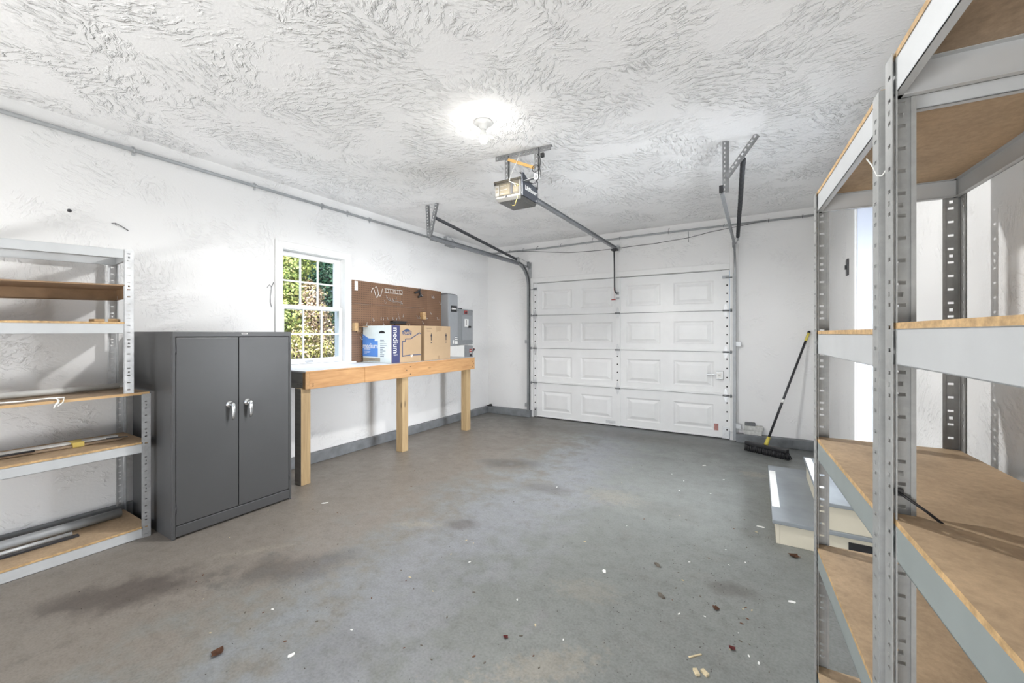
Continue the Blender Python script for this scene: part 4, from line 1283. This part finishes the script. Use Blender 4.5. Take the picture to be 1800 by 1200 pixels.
for (yy, zz) in hooks:
    if hook is None:
        mb = MB('galv_light'); mb.tube([(-.004, 0, .012), (.006, 0, .012), (.009, 0, .004), (.010, 0, -.018), (.016, 0, -.026), (.026, 0, -.024), (.030, 0, -.010)], .0021, 6)
        hook = mb.build('pegboard_hook'); o = hook
    else:
        o = hook.copy(); C.objects.link(o)
    o.location = (PG, yy, zz); o.rotation_euler = (random.uniform(-.4, .4), 0, random.uniform(-.7, .7))
    tag(o, 'small bright wire hook in the brown pegboard', 'hook', 'pegboard hooks')
mb = MB('paper', 'ink'); mb.box(PG, PG + .003, 3.045, 3.085, 1.80, 1.905); mb.box(PG + .003, PG + .0034, 3.052, 3.078, 1.845, 1.848, mi=1)
o = mb.build('price_tag'); tag(o, 'white paper tag at the top left corner of the pegboard', 'paper tag')
mb = MB('woodblock'); mb.box(PG, PG + .045, 3.012, 3.060, 1.345, 1.435, bevel=.002)
o = mb.build('wood_block'); tag(o, 'small wood block fixed to the left edge of the pegboard', 'wood block')
mb = MB('woodblock'); mb.box(PG, PG + .05, 4.085, 4.150, 1.505, 1.600, bevel=.002)
o = mb.build('wood_block'); tag(o, 'small wood block fixed near the panel seam of the pegboard', 'wood block')
mb = MB('brownboard'); mb.box(PG, PG + .11, 3.065, 3.132, 1.385, 1.398); mb.box(PG, PG + .012, 3.065, 3.132, 1.33, 1.385)
o = mb.build('tool_holder'); tag(o, 'brown tool ledge on the pegboard behind the printed box', 'tool holder')
mb = MB('darkmetal'); mb.box(PG, PG + .055, 3.56, 3.80, 1.455, 1.470); mb.poly([(PG, 3.56, 1.455), (PG + .055, 3.60, 1.455), (PG + .055, 3.78, 1.455), (PG, 3.80, 1.455)], (0, 0, -.02)); mb.box(PG, PG + .008, 3.63, 3.64, 1.36, 1.455)
o = mb.build('tool_holder'); tag(o, 'dark grey tool ledge in the middle of the pegboard', 'tool holder')
mb = MB('wire_white')
for r_, a0 in ((0, 0), (1, .06)):
    mb.tube([(PG + .006, 3.27 + a0 + .11 * k / 12, 1.795 + .055 * math.sin(k * .52 + r_ * .8) + .02 * r_) for k in range(13)], .0028, 6)
for k in range(4):
    c = 3.475 + k * .075
    mb.tube([(PG + .006, c, 1.855), (PG + .02, c, 1.85), (PG + .022, c, 1.815), (PG + .02, c + .045, 1.812), (PG + .022, c + .045, 1.845), (PG + .006, c + .045, 1.855)], .0025, 6)
mb.tube([(PG + .006, 3.47, 1.86), (PG + .006, 3.76, 1.858)], .0025, 6); mb.tube([(PG + .006, 3.47, 1.812), (PG + .006, 3.76, 1.81)], .0025, 6)
o = mb.build('wire_rack'); tag(o, 'looped white wire tool rack at the top of the pegboard', 'wire rack')
mb = MB('galv'); mb.tube([(PG + .004, 3.52, 1.73), (PG + .02, 3.55, 1.715), (PG + .02, 3.60, 1.705), (PG + .02, 3.66, 1.712), (PG + .02, 3.72, 1.705)], .003, 6)
o = mb.build('wire_holder'); tag(o, 'thin bent wire holder below the looped rack on the pegboard', 'wire holder')
mb = MB('black'); mb.tube([(PG + .02, 3.965, 1.845), (PG + .03, 4.00, 1.86), (PG + .035, 4.035, 1.875), (PG + .03, 4.06, 1.905)], .011, 8); mb.tube([(PG + .035, 4.035, 1.875), (PG + .035, 4.06, 1.84), (PG + .03, 4.055, 1.81), (PG + .02, 4.03, 1.795)], .012, 8); mb.tube([(PG + .03, 4.06, 1.83), (PG + .02, 4.09, 1.815), (PG + .02, 4.105, 1.81)], .008, 8); mb.tube([(PG, 4.045, 1.885), (PG + .03, 4.045, 1.875)], .004, 6)
o = mb.build('spring_clamp'); tag(o, 'black spring clamp hanging at the top of the pegboard', 'clamp')

# ------------------------------------------------------------------ electrical boxes
tsw = thing('transfer_switch', (XL, 4.55, 1.2), 'tall grey transfer switch box beside the pegboard with a black nameplate', 'electrical box')
mb = MB('elec'); mb.box(XL, XL + .15, 4.525 - .0, 4.735, 1.14, 1.875, bevel=.006); mb.build('enclosure', tsw)
MB('elec').box(XL + .15, XL + .158, 4.53, 4.730, 1.15, 1.858).build('cover', tsw, bevel=.002)
MB('black').box(XL + .0, XL + .13, 4.527, 4.722, 1.8755, 1.884).build('top_gasket', tsw)
MB('black').box(XL + .158, XL + .1605, 4.575, 4.708, 1.625, 1.715).build('nameplate', tsw)
lettering('lettering', 'GENERAC', .030, 'paper', (XL + .161, 4.642, 1.670), FACE_PX, tsw, sx=.82, bold=.0012)
mb = MB('paper', 'ink')
for (a, b_, c, d) in ((4.665, 4.728, 1.165, 1.205), (4.665, 4.725, 1.222, 1.236), (4.665, 4.720, 1.250, 1.262), (4.62, 4.645, 1.17, 1.22)): mb.box(XL + .158, XL + .1592, a, b_, c, d)
for zz in (1.242, 1.268, 1.212): mb.box(XL + .158, XL + .1594, 4.668, 4.72, zz, zz + .004, mi=1)
mb.build('label', tsw)
pn = thing('breaker_panel', (XL, 4.98, 1.15), 'grey breaker panel with a red label right of the tall grey box', 'electrical box')
mb = MB('elec_d'); mb.box(XL, XL + .09, 4.80, 5.170, 1.155, 1.675); mb.build('enclosure', pn)
MB('elec_d').box(XL + .09, XL + .098, 4.790, 5.180, 1.150, 1.682).build('cover', pn, bevel=.003)
MB('elec').box(XL + .098, XL + .102, 4.905, 5.150, 1.215, 1.590).build('door', pn, bevel=.002)
MB('black').box(XL + .102, XL + .108, 5.06, 5.125, 1.400, 1.432).build('latch', pn)
mb = MB('paper', 'ink'); mb.box(XL + .102, XL + .103, 4.965, 5.065, 1.420, 1.535)
for k in range(3): mb.box(XL + .103, XL + .1034, 5.0, 5.02, 1.44 + k * .03, 1.455 + k * .03, mi=1)
mb.build('label', pn)
mb = MB('red', 'ink'); mb.box(XL + .098, XL + .0992, 4.960, 5.040, 1.610, 1.662); mb.box(XL + .0992, XL + .0996, 4.975, 5.005, 1.618, 1.635, mi=1); mb.box(XL + .0992, XL + .0996, 5.01, 5.035, 1.618, 1.650, mi=1); mb.build('red_label', pn)
mb = MB('black')
for (a, b_) in ((4.805, 1.645), (5.155, 1.645), (4.805, 1.185), (5.155, 1.185)): mb.box(XL + .098, XL + .101, a, a + .012, b_, b_ + .018)
mb.box(XL + .01, XL + .08, 4.815, 4.935, 1.675, 1.697)
mb.build('screw', pn)
db = thing('disconnect_switch', (XL, 5.05, .95), 'small grey switch box with red label and side lever above the bench end', 'electrical box')
mb = MB('elec'); mb.box(XL, XL + .12, 4.955, 5.150, .940, 1.128, bevel=.004); mb.build('enclosure', db)
MB('elec_d').box(XL + .12, XL + .125, 4.965, 5.145, .945, 1.120).build('cover', db, bevel=.002)
mb = MB('red', 'paper', 'ink'); mb.box(XL + .125, XL + .1265, 5.055, 5.125, 1.025, 1.078); mb.box(XL + .1265, XL + .127, 5.063, 5.117, 1.050, 1.058, mi=1); mb.box(XL + .125, XL + .1265, 5.065, 5.115, .965, 1.00, mi=2); mb.box(XL + .1265, XL + .127, 5.085, 5.10, 1.01, 1.03, mi=1)
mb.build('warning_label', db)
mb = MB('darkmetal', 'red'); mb.bar((XL + .08, 5.15, 1.01), (XL + .08, 5.175, 1.012), .03, .03); mb.bar((XL + .08, 5.172, 1.010), (XL + .10, 5.215, 1.075), .016, .022); mb.bar((XL + .092, 5.20, 1.05), (XL + .10, 5.218, 1.08), .017, .023, mi=1)
mb.build('lever', db)
bx = thing('blank_box', (XL, 4.76, .96), 'white blank cover box between the brown carton and the grey switch box', 'electrical box')
mb = MB('paper'); mb.box(XL, XL + .125, 4.60, 4.935, .955, 1.140, bevel=.004); mb.build('cover', bx)
mb = MB('black')
for zz in (.985, 1.04, 1.095): mb.box(XL + .10, XL + .122, 4.588, 4.60, zz, zz + .026)
mb.build('hinge', bx)

# ------------------------------------------------------------------ steps
stp = thing('wooden_steps', (.35, 3.66, 0), 'grey and cream painted wooden steps below the white side doorway', 'steps')
mb = MB('stepcream', 'hole')
mb.box(.105, .125, 3.060, 4.270, 0, .125); mb.box(.125, XR - .005, 3.060, 3.080, 0, .125); mb.box(.125, XR - .005, 4.25, 4.27, 0, .125)
mb.build('lower_box', stp, bevel=.002)
mb = MB('stepgrey'); mb.box(.085, XR - .005, 3.045, 4.285, .125, .150); mb.build('lower_tread', stp, bevel=.004)
mb = MB('stepcream'); mb.box(.345, .365, 3.060, 4.07, .150, .290); mb.box(.365, XR - .005, 3.060, 3.080, .150, .290); mb.box(.365, XR - .005, 4.05, 4.07, .150, .290); mb.build('upper_box', stp, bevel=.002)
mb = MB('stepgrey'); mb.box(.327, XR - .005, 3.045, 4.085, .290, .313); mb.build('upper_tread', stp, bevel=.004)
mb = MB('paper'); mb.box(.090, .135, 3.28, 4.12, .150, .1515); mb.build('tread_tape', stp)
mb = MB('paper'); mb.box(.332, .375, 3.16, 4.05, .313, .3145); mb.build('tread_tape', stp)
mb = MB('black'); mb.box(.46, .60, 3.055, 3.0605, .03, .10); mb.build('side_opening', stp)

# ------------------------------------------------------------------ broom and bricks
br = thing('push_broom', (.09, 5.25, 0), 'black push broom with yellow fittings leaning on the far wall', 'broom')
c0, c1 = V((-.105, 5.345, .085)), V((.280, 5.155, .085))
d = (c1 - c0).normalized(); nrm = V((-d.y, d.x, 0))
mb = MB('black'); mb.bar(c0, c1, .065, .036, up=(0, 0, 1), bevel=.008) if False else mb.bar(c0, c1, .065, .036, up=(0, 0, 1))
mb.build('broom_head', br, bevel=.008)
mb = MB('black')
Lh = (c1 - c0).length
for k in range(46):
    for r_ in range(4):
        p = c0 + d * (Lh * (k + .5) / 46) + nrm * (-.022 + .0147 * r_)
        fl = V((random.uniform(-.006, .006), random.uniform(-.006, .006), 0)) + (d * .035 * max(0, (k - 40) / 6)) + nrm * (-.012 + .008 * r_)
        mb.tube([p + V((0, 0, -.012)), V((p.x, p.y, .001)) + fl], [.004, .0055], 5)
mb.build('bristles', br)
hb = (c0 + c1) / 2 + V((0, 0, .02)); ht = V((.515, 5.722, 1.345))
hd = (ht - hb).normalized()
mb = MB('yellow'); mb.tube([hb - hd * .005, hb + hd * .09], [.021, .016], 14); mb.build('socket', br)
mb = MB('darkmetal'); mb.tube([hb + hd * .08, ht - hd * .02], .0125, 12); mb.build('handle', br)
mb = MB('yellow'); mb.tube([ht - hd * .13, ht - hd * .02], .0138, 12); mb.build('grip', br)
mb = MB('black'); mb.tube([ht - hd * .03, ht - hd * .012, ht - hd * .002], [.0155, .0155, .009], 12); mb.build('end_cap', br)
mb = MB('paper'); mb.tube([hb + hd * .50, hb + hd * .54], .0129, 12); mb.build('sticker', br)
def brick(z, y0, x0, x1, dz, mat, label, rz):
    mb = MB(mat); cx = (x0 + x1) / 2
    mb.box(-(x1 - x0) / 2, (x1 - x0) / 2, -.04, .04, 0, dz, bevel=.006)
    o = mb.build('brick'); o.location = (cx, y0, z); o.rotation_euler = (0, 0, rz)
    return tag(o, label, 'brick', 'bricks on the kerb')
brick(CH + .001, 5.696, -.135, .055, .052, 'concrete', 'whitish brick at the bottom of the small stack on the kerb', R(-2))
brick(CH + .0535, 5.693, -.125, .065, .054, 'concrete', 'whitish brick in the middle of the small stack on the kerb', R(2))
mb = MB('slate'); mb.box(-.055, .055, -.035, .035, 0, .034, bevel=.007); o = mb.build('stone_piece'); o.location = (-.068, 5.693, CH + .108)
tag(o, 'dark grey stone piece on top of the small brick stack', 'stone')
mb = MB('black'); mb.poly([(-3.86, 5.665, CH + .001), (-3.80, 5.665, CH + .001), (-3.78, 5.70, CH + .001), (-3.84, 5.715, CH + .001)], (0, 0, .02)); mb.tube([(-3.82, 5.675, CH + .025), (-3.78, 5.675, CH + .03)], .014, 8)
o = mb.build('rubber_wedge'); tag(o, 'black rubber wedge on the kerb in the far corner by the workbench', 'wedge')

# ------------------------------------------------------------------ small wall things
mb = MB('darkmetal', 'black'); mb.box(XR - .012, XR, 4.265, 4.335, 1.79, 1.925, bevel=.004); mb.box(XR - .022, XR - .012, 4.29, 4.31, 1.84, 1.875, mi=1)
o = mb.build('wall_switch'); tag(o, 'dark wall switch left of the white side doorway', 'switch')
mb = MB('darkmetal'); mb.cyl((XL, .83, 2.127), (XL + .012, .83, 2.127), .012, .006, n=10)
o = mb.build('wall_plug'); tag(o, 'dark wall plug high above the stacked left shelving', 'wall plug')
mb = MB('wire_grey'); mb.tube([(XL + .002, 1.035, 2.090), (XL + .008, 1.055, 2.095), (XL + .01, 1.075, 2.085), (XL + .008, 1.10, 2.072), (XL + .003, 1.125, 2.058)], .003, 6)
mb.tube([(XL + .008, 1.05, 2.095), (XL + .012, 1.058, 2.078)], .0025, 6)
o = mb.build('bent_wire'); tag(o, 'bent grey wire poking from the wall above the left shelving', 'wire')
mb = MB('wire_grey'); mb.tube([(XL + .002, 2.165, 1.80), (XL + .012, 2.14, 1.75), (XL + .012, 2.128, 1.66), (XL + .01, 2.13, 1.60), (XL + .003, 2.145, 1.56)], .0028, 6); mb.tube([(XL + .012, 2.14, 1.75), (XL + .01, 2.12, 1.77), (XL + .01, 2.10, 1.74)], .0025, 6)
o = mb.build('bent_wire'); tag(o, 'thin grey wire curling on the wall left of the window casing', 'wire')

# ------------------------------------------------------------------ litter on the floor
f_, hz_ = 721., 586.
ca, sa = math.cos(YAW), math.sin(YAW)
def on_floor(px, py):
    r = (px - 900) / f_; u = -(py - hz_) / f_
    t_ = -CAM_H / u
    return V(((r * ca - sa) * t_, (r * sa + ca) * t_, 0))
def leaf_mesh(name, mat, s, curl):
    mb = MB(mat)
    pts = [(0, -.5), (.28, -.22), (.42, .1), (.2, .28), (.08, .55), (-.12, .3), (-.40, .16), (-.26, -.2)]
    vs = [mb.bm.verts.new((a * s, b_ * s, .002 + curl * s * (abs(a) ** 1.5 + abs(b_) ** 2))) for a, b_ in pts]
    c = mb.bm.verts.new((0, 0, .001))
    for k in range(8): mb.bm.faces.new((c, vs[k], vs[(k + 1) % 8]))
    r = bmesh.ops.solidify(mb.bm, geom=mb.bm.faces[:], thickness=.0012)
    return mb.build(name)
LIT = [(383, 1148, 'dead_leaf', 'leafbrown', .055, 'reddish brown dead leaf alone on the floor at lower left'),
       (1259, 1070, 'dead_leaf', 'leafbrown', .035, 'crumpled brown leaf on the floor right of the middle'),
       (889, 1120, 'dead_leaf', 'leafred', .025, 'tiny dark red leaf bit beside the pale worn floor patch'),
       (1287, 1140, 'dead_leaf', 'leafred', .030, 'dark red crushed leaf near the foot of the tall shelves'),
       (1396, 978, 'dead_leaf', 'leafbrown', .06, 'long brown leaf just in front of the lower step corner'),
       (1156, 994, 'seed_pod', 'pod', .045, 'grey brown pod on the floor below the overhead door, nearer the middle'),
       (1162, 1048, 'seed_pod', 'pod', .05, 'dark angular pod on the floor nearer the camera than the other'),
       (1062, 1004, 'paper_scrap', 'paper', .035, 'white paper scrap beside a curl in the middle of the floor'),
       (1337, 926, 'paper_scrap', 'paper', .05, 'white scrap on the floor left of the lower step'),
       (1238, 818, 'paper_scrap', 'paper', .05, 'white sliver on the floor below the right half of the overhead door'),
       (512, 1152, 'paper_scrap', 'paper', .03, 'pale sliver on the floor right of the dead leaf'),
       (571, 884, 'paper_scrap', 'paper', .05, 'pale scrap on the floor right of the charcoal cabinet'),
       (1392, 1058, 'paper_scrap', 'paper', .035, 'pale pink scrap beside the tall shelving post'),
       (1224, 1183, 'wood_chip', 'chipwood', .03, 'pale wood chip at the bottom edge of the view, first of two'),
       (1239, 1184, 'wood_chip', 'chipwood', .03, 'pale wood chip at the bottom edge of the view, second of two'),
       (1222, 1153, 'wood_splinter', 'chipwood', .06, 'thin pale splinter just above the two wood chips')]
for (px, py, nm, mt, s, lab) in LIT:
    p = on_floor(px, py)
    if nm in ('dead_leaf',):
        o = leaf_mesh(nm, mt, s * 1.1, .5)
    else:
        mb = MB(mt)
        if nm == 'wood_splinter': mb.box(-s / 2, s / 2, -.003, .003, 0, .004)
        elif nm == 'wood_chip': mb.box(-s / 2, s / 2, -.008, .008, 0, .010, bevel=.001)
        else: mb.poly([(-s / 2, -.006, .001), (s * .3, -.010, .001), (s / 2, .002, .001), (s * .1, .010, .001), (-s * .4, .006, .001)], (0, 0, .002 if mt == 'paper' else .008))
        o = mb.build(nm)
    o.location = p; o.rotation_euler = (0, 0, random.uniform(0, 6.28))
    tag(o, lab, 'litter')
rng = random.Random(11)
protos = {}
for k in range(150):
    px, py = rng.uniform(330, 1440), 735 + 440 * rng.random() ** 1.2
    if rng.random() < .35: px, py = rng.uniform(1180, 1425), rng.uniform(800, 1190)
    p = on_floor(px, py)
    if not (-3.2 < p.x < .05 and .5 < p.y < 5.5): continue
    mt, lab = rng.choice([('pod', 'tiny dark brown litter bit on the grey floor'), ('leafbrown', 'tiny dark brown litter bit on the grey floor'), ('paper', 'tiny whitish litter bit on the grey floor'), ('chipwood', 'tiny pale tan litter bit on the grey floor')])
    if mt not in protos:
        mb = MB(mt); mb.poly([(-.010, -.003, .0005), (.006, -.005, .0005), (.011, .001, .0005), (.002, .005, .0005), (-.008, .003, .0005)], (0, 0, .0025))
        protos[mt] = o = mb.build('litter_bit')
    else:
        o = protos[mt].copy(); C.objects.link(o)
    o.location = p; s = rng.uniform(.35, .85); o.scale = (s, s, s); o.rotation_euler = (0, 0, rng.uniform(0, 6.28))
    tag(o, lab, 'litter', {'paper': 'whitish floor litter', 'chipwood': 'tan floor litter'}.get(mt, 'dark floor litter'))
mb = MB('grit')
for k in range(1500):
    x, y_ = rng.uniform(-3.3, .08), rng.uniform(.5, 5.6)
    if rng.random() < .4: x, y_ = rng.uniform(-.6, .1), rng.uniform(1.0, 3.2)
    a = rng.uniform(0, 6.28); s = rng.uniform(.0012, .0035)
    q = [mb.bm.verts.new((x + s * (1.6 if j == 0 else 1) * math.cos(a + j * 2.1), y_ + s * math.sin(a + j * 2.1), .0004 if j else .002)) for j in range(3)]
    mb.bm.faces.new(q)
o = mb.build('floor_grit'); tag(o, 'fine dark grit scattered over the grey concrete floor', 'grit', kind='stuff')

# ------------------------------------------------------------------ garden outside the window
o = MB('lawn').box(-30, XL - T, -20, 26, -.35, -.30).build('ground_outside'); o['kind'] = 'structure'
o = MB('concrete').box(-6, 3, -14, YB - T, -.30, -.02).build('unseen_driveway'); o['kind'] = 'structure'  # unseen slab added to bounce sunlight into the room from behind
o = MB('concrete').box(-8, 6, YF + T, 16, -.35, -.30).build('unseen_driveway'); o['kind'] = 'structure'
def shrub(name, label, blobs, mats, leaf, n, seed, cat='shrub', stem=None):
    rg = random.Random(seed)
    cx = sum(b_[0] for b_ in blobs) / len(blobs); cy = sum(b_[1] for b_ in blobs) / len(blobs)
    root = thing(name, (cx, cy, -.3), label, cat)
    mb = MB(*mats)
    vol = [b_[3] ** 2 for b_ in blobs]; tot = sum(vol)
    for b_, vv in zip(blobs, vol):
        for k in range(int(n * vv / tot)):
            while True:
                q = V((rg.uniform(-1, 1), rg.uniform(-1, 1), rg.uniform(-1, 1)))
                if .1 < q.length < 1: break
            q = q.normalized() * (rg.uniform(.62, 1.06)) * (1 + .16 * math.sin(q.x * 9 + seed) * math.sin(q.y * 8) + .12 * math.sin(q.z * 11))
            c = V(b_[:3]) + q * b_[3]
            nn = (q.normalized() + V((rg.uniform(-.9, .9), rg.uniform(-.9, .9), rg.uniform(-.5, .9)))).normalized()
            u = nn.orthogonal().normalized(); a = rg.uniform(0, 6.28)
            vv_ = nn.cross(u); u, vv_ = u * math.cos(a) + vv_ * math.sin(a), vv_ * math.cos(a) - u * math.sin(a)
            l = leaf * rg.uniform(.6, 1.3)
            vs = [mb.bm.verts.new(c + p) for p in (-u * l * .5, vv_ * l * .28, u * l * .55, -vv_ * l * .28)]
            f = mb.bm.faces.new(vs)
            f.material_index = 0 if len(mats) == 1 or rg.random() < .75 else 1
    mb.build('foliage', root)
    mb = MB('bark')
    zt = max(b_[2] for b_ in blobs)
    mb.tube([(cx, cy, -.32), (cx + .05, cy, zt * .4), (cx, cy + .05, zt * .8)], [.07, .05, .02], 8)
    for b_ in blobs: mb.tube([(cx + .03, cy, zt * .3), ((cx + b_[0]) / 2, (cy + b_[1]) / 2, (zt * .3 + b_[2]) / 2 + .05), b_[:3]], [.035, .022, .008], 6)
    mb.build('stem', root)
    return root
def at(px, py, X):
    r = (px - 900) / f_; u = -(py - hz_) / f_
    dx, dy = r * ca - sa, r * sa + ca
    t_ = X / dx
    return (X, dy * t_, CAM_H + u * t_)
def bl(px, py, X, rad): return (*at(px, py, X), rad)
shrub('yellow_green_shrub', 'tall yellow green shrub seen at the left of the window', [bl(505, 470, -6.6, .38), bl(498, 520, -6.5, .36), bl(522, 455, -6.9, .30), bl(505, 560, -6.3, .30), bl(480, 500, -6.6, .4), bl(512, 432, -7.0, .32), bl(515, 600, -6.2, .22), bl(470, 570, -6.3, .4)], ['leaf_lime', 'leaf_olive'], .062, 9000, 3)
shrub('pinkish_shrub', 'pinkish tan shrub in the middle of the window', [bl(545, 520, -6.3, .22), bl(553, 560, -6.1, .25), bl(573, 585, -6.0, .16), bl(545, 545, -6.2, .22), bl(562, 600, -5.9, .16), bl(538, 505, -6.5, .15)], ['leaf_pink', 'leaf_olive'], .050, 6000, 5)
shrub('olive_shrub', 'low olive and brown shrub along the bottom of the window', [bl(520, 625, -5.5, .20), bl(545, 628, -5.45, .20), bl(575, 618, -5.5, .18), bl(535, 595, -5.8, .20), bl(500, 620, -5.6, .25), bl(590, 640, -5.4, .2)], ['leaf_olive', 'leaf_pink'], .045, 5200, 8)
shrub('dark_evergreen', 'dark green evergreen at the right of the window', [bl(585, 500, -8.0, .50), bl(590, 545, -7.6, .50), bl(560, 480, -8.6, .55), bl(600, 590, -7.2, .45), bl(580, 610, -7.4, .40), bl(575, 455, -9.2, .55), bl(610, 520, -8.0, .6)], ['leaf_dark'], .075, 9000, 13, 'tree')
shrub('distant_tree', 'blue green tree farthest off behind the window shrubs', [bl(560, 445, -14, 1.3), bl(590, 455, -13.5, 1.2), bl(530, 470, -14, 1.4), bl(600, 520, -13, 1.3), bl(500, 480, -14, 1.4), bl(560, 540, -13, 1.4), bl(480, 560, -13, 1.5), bl(590, 600, -12, 1.2)], ['leaf_dark', 'leaf_lime'], .16, 6500, 21, 'tree')
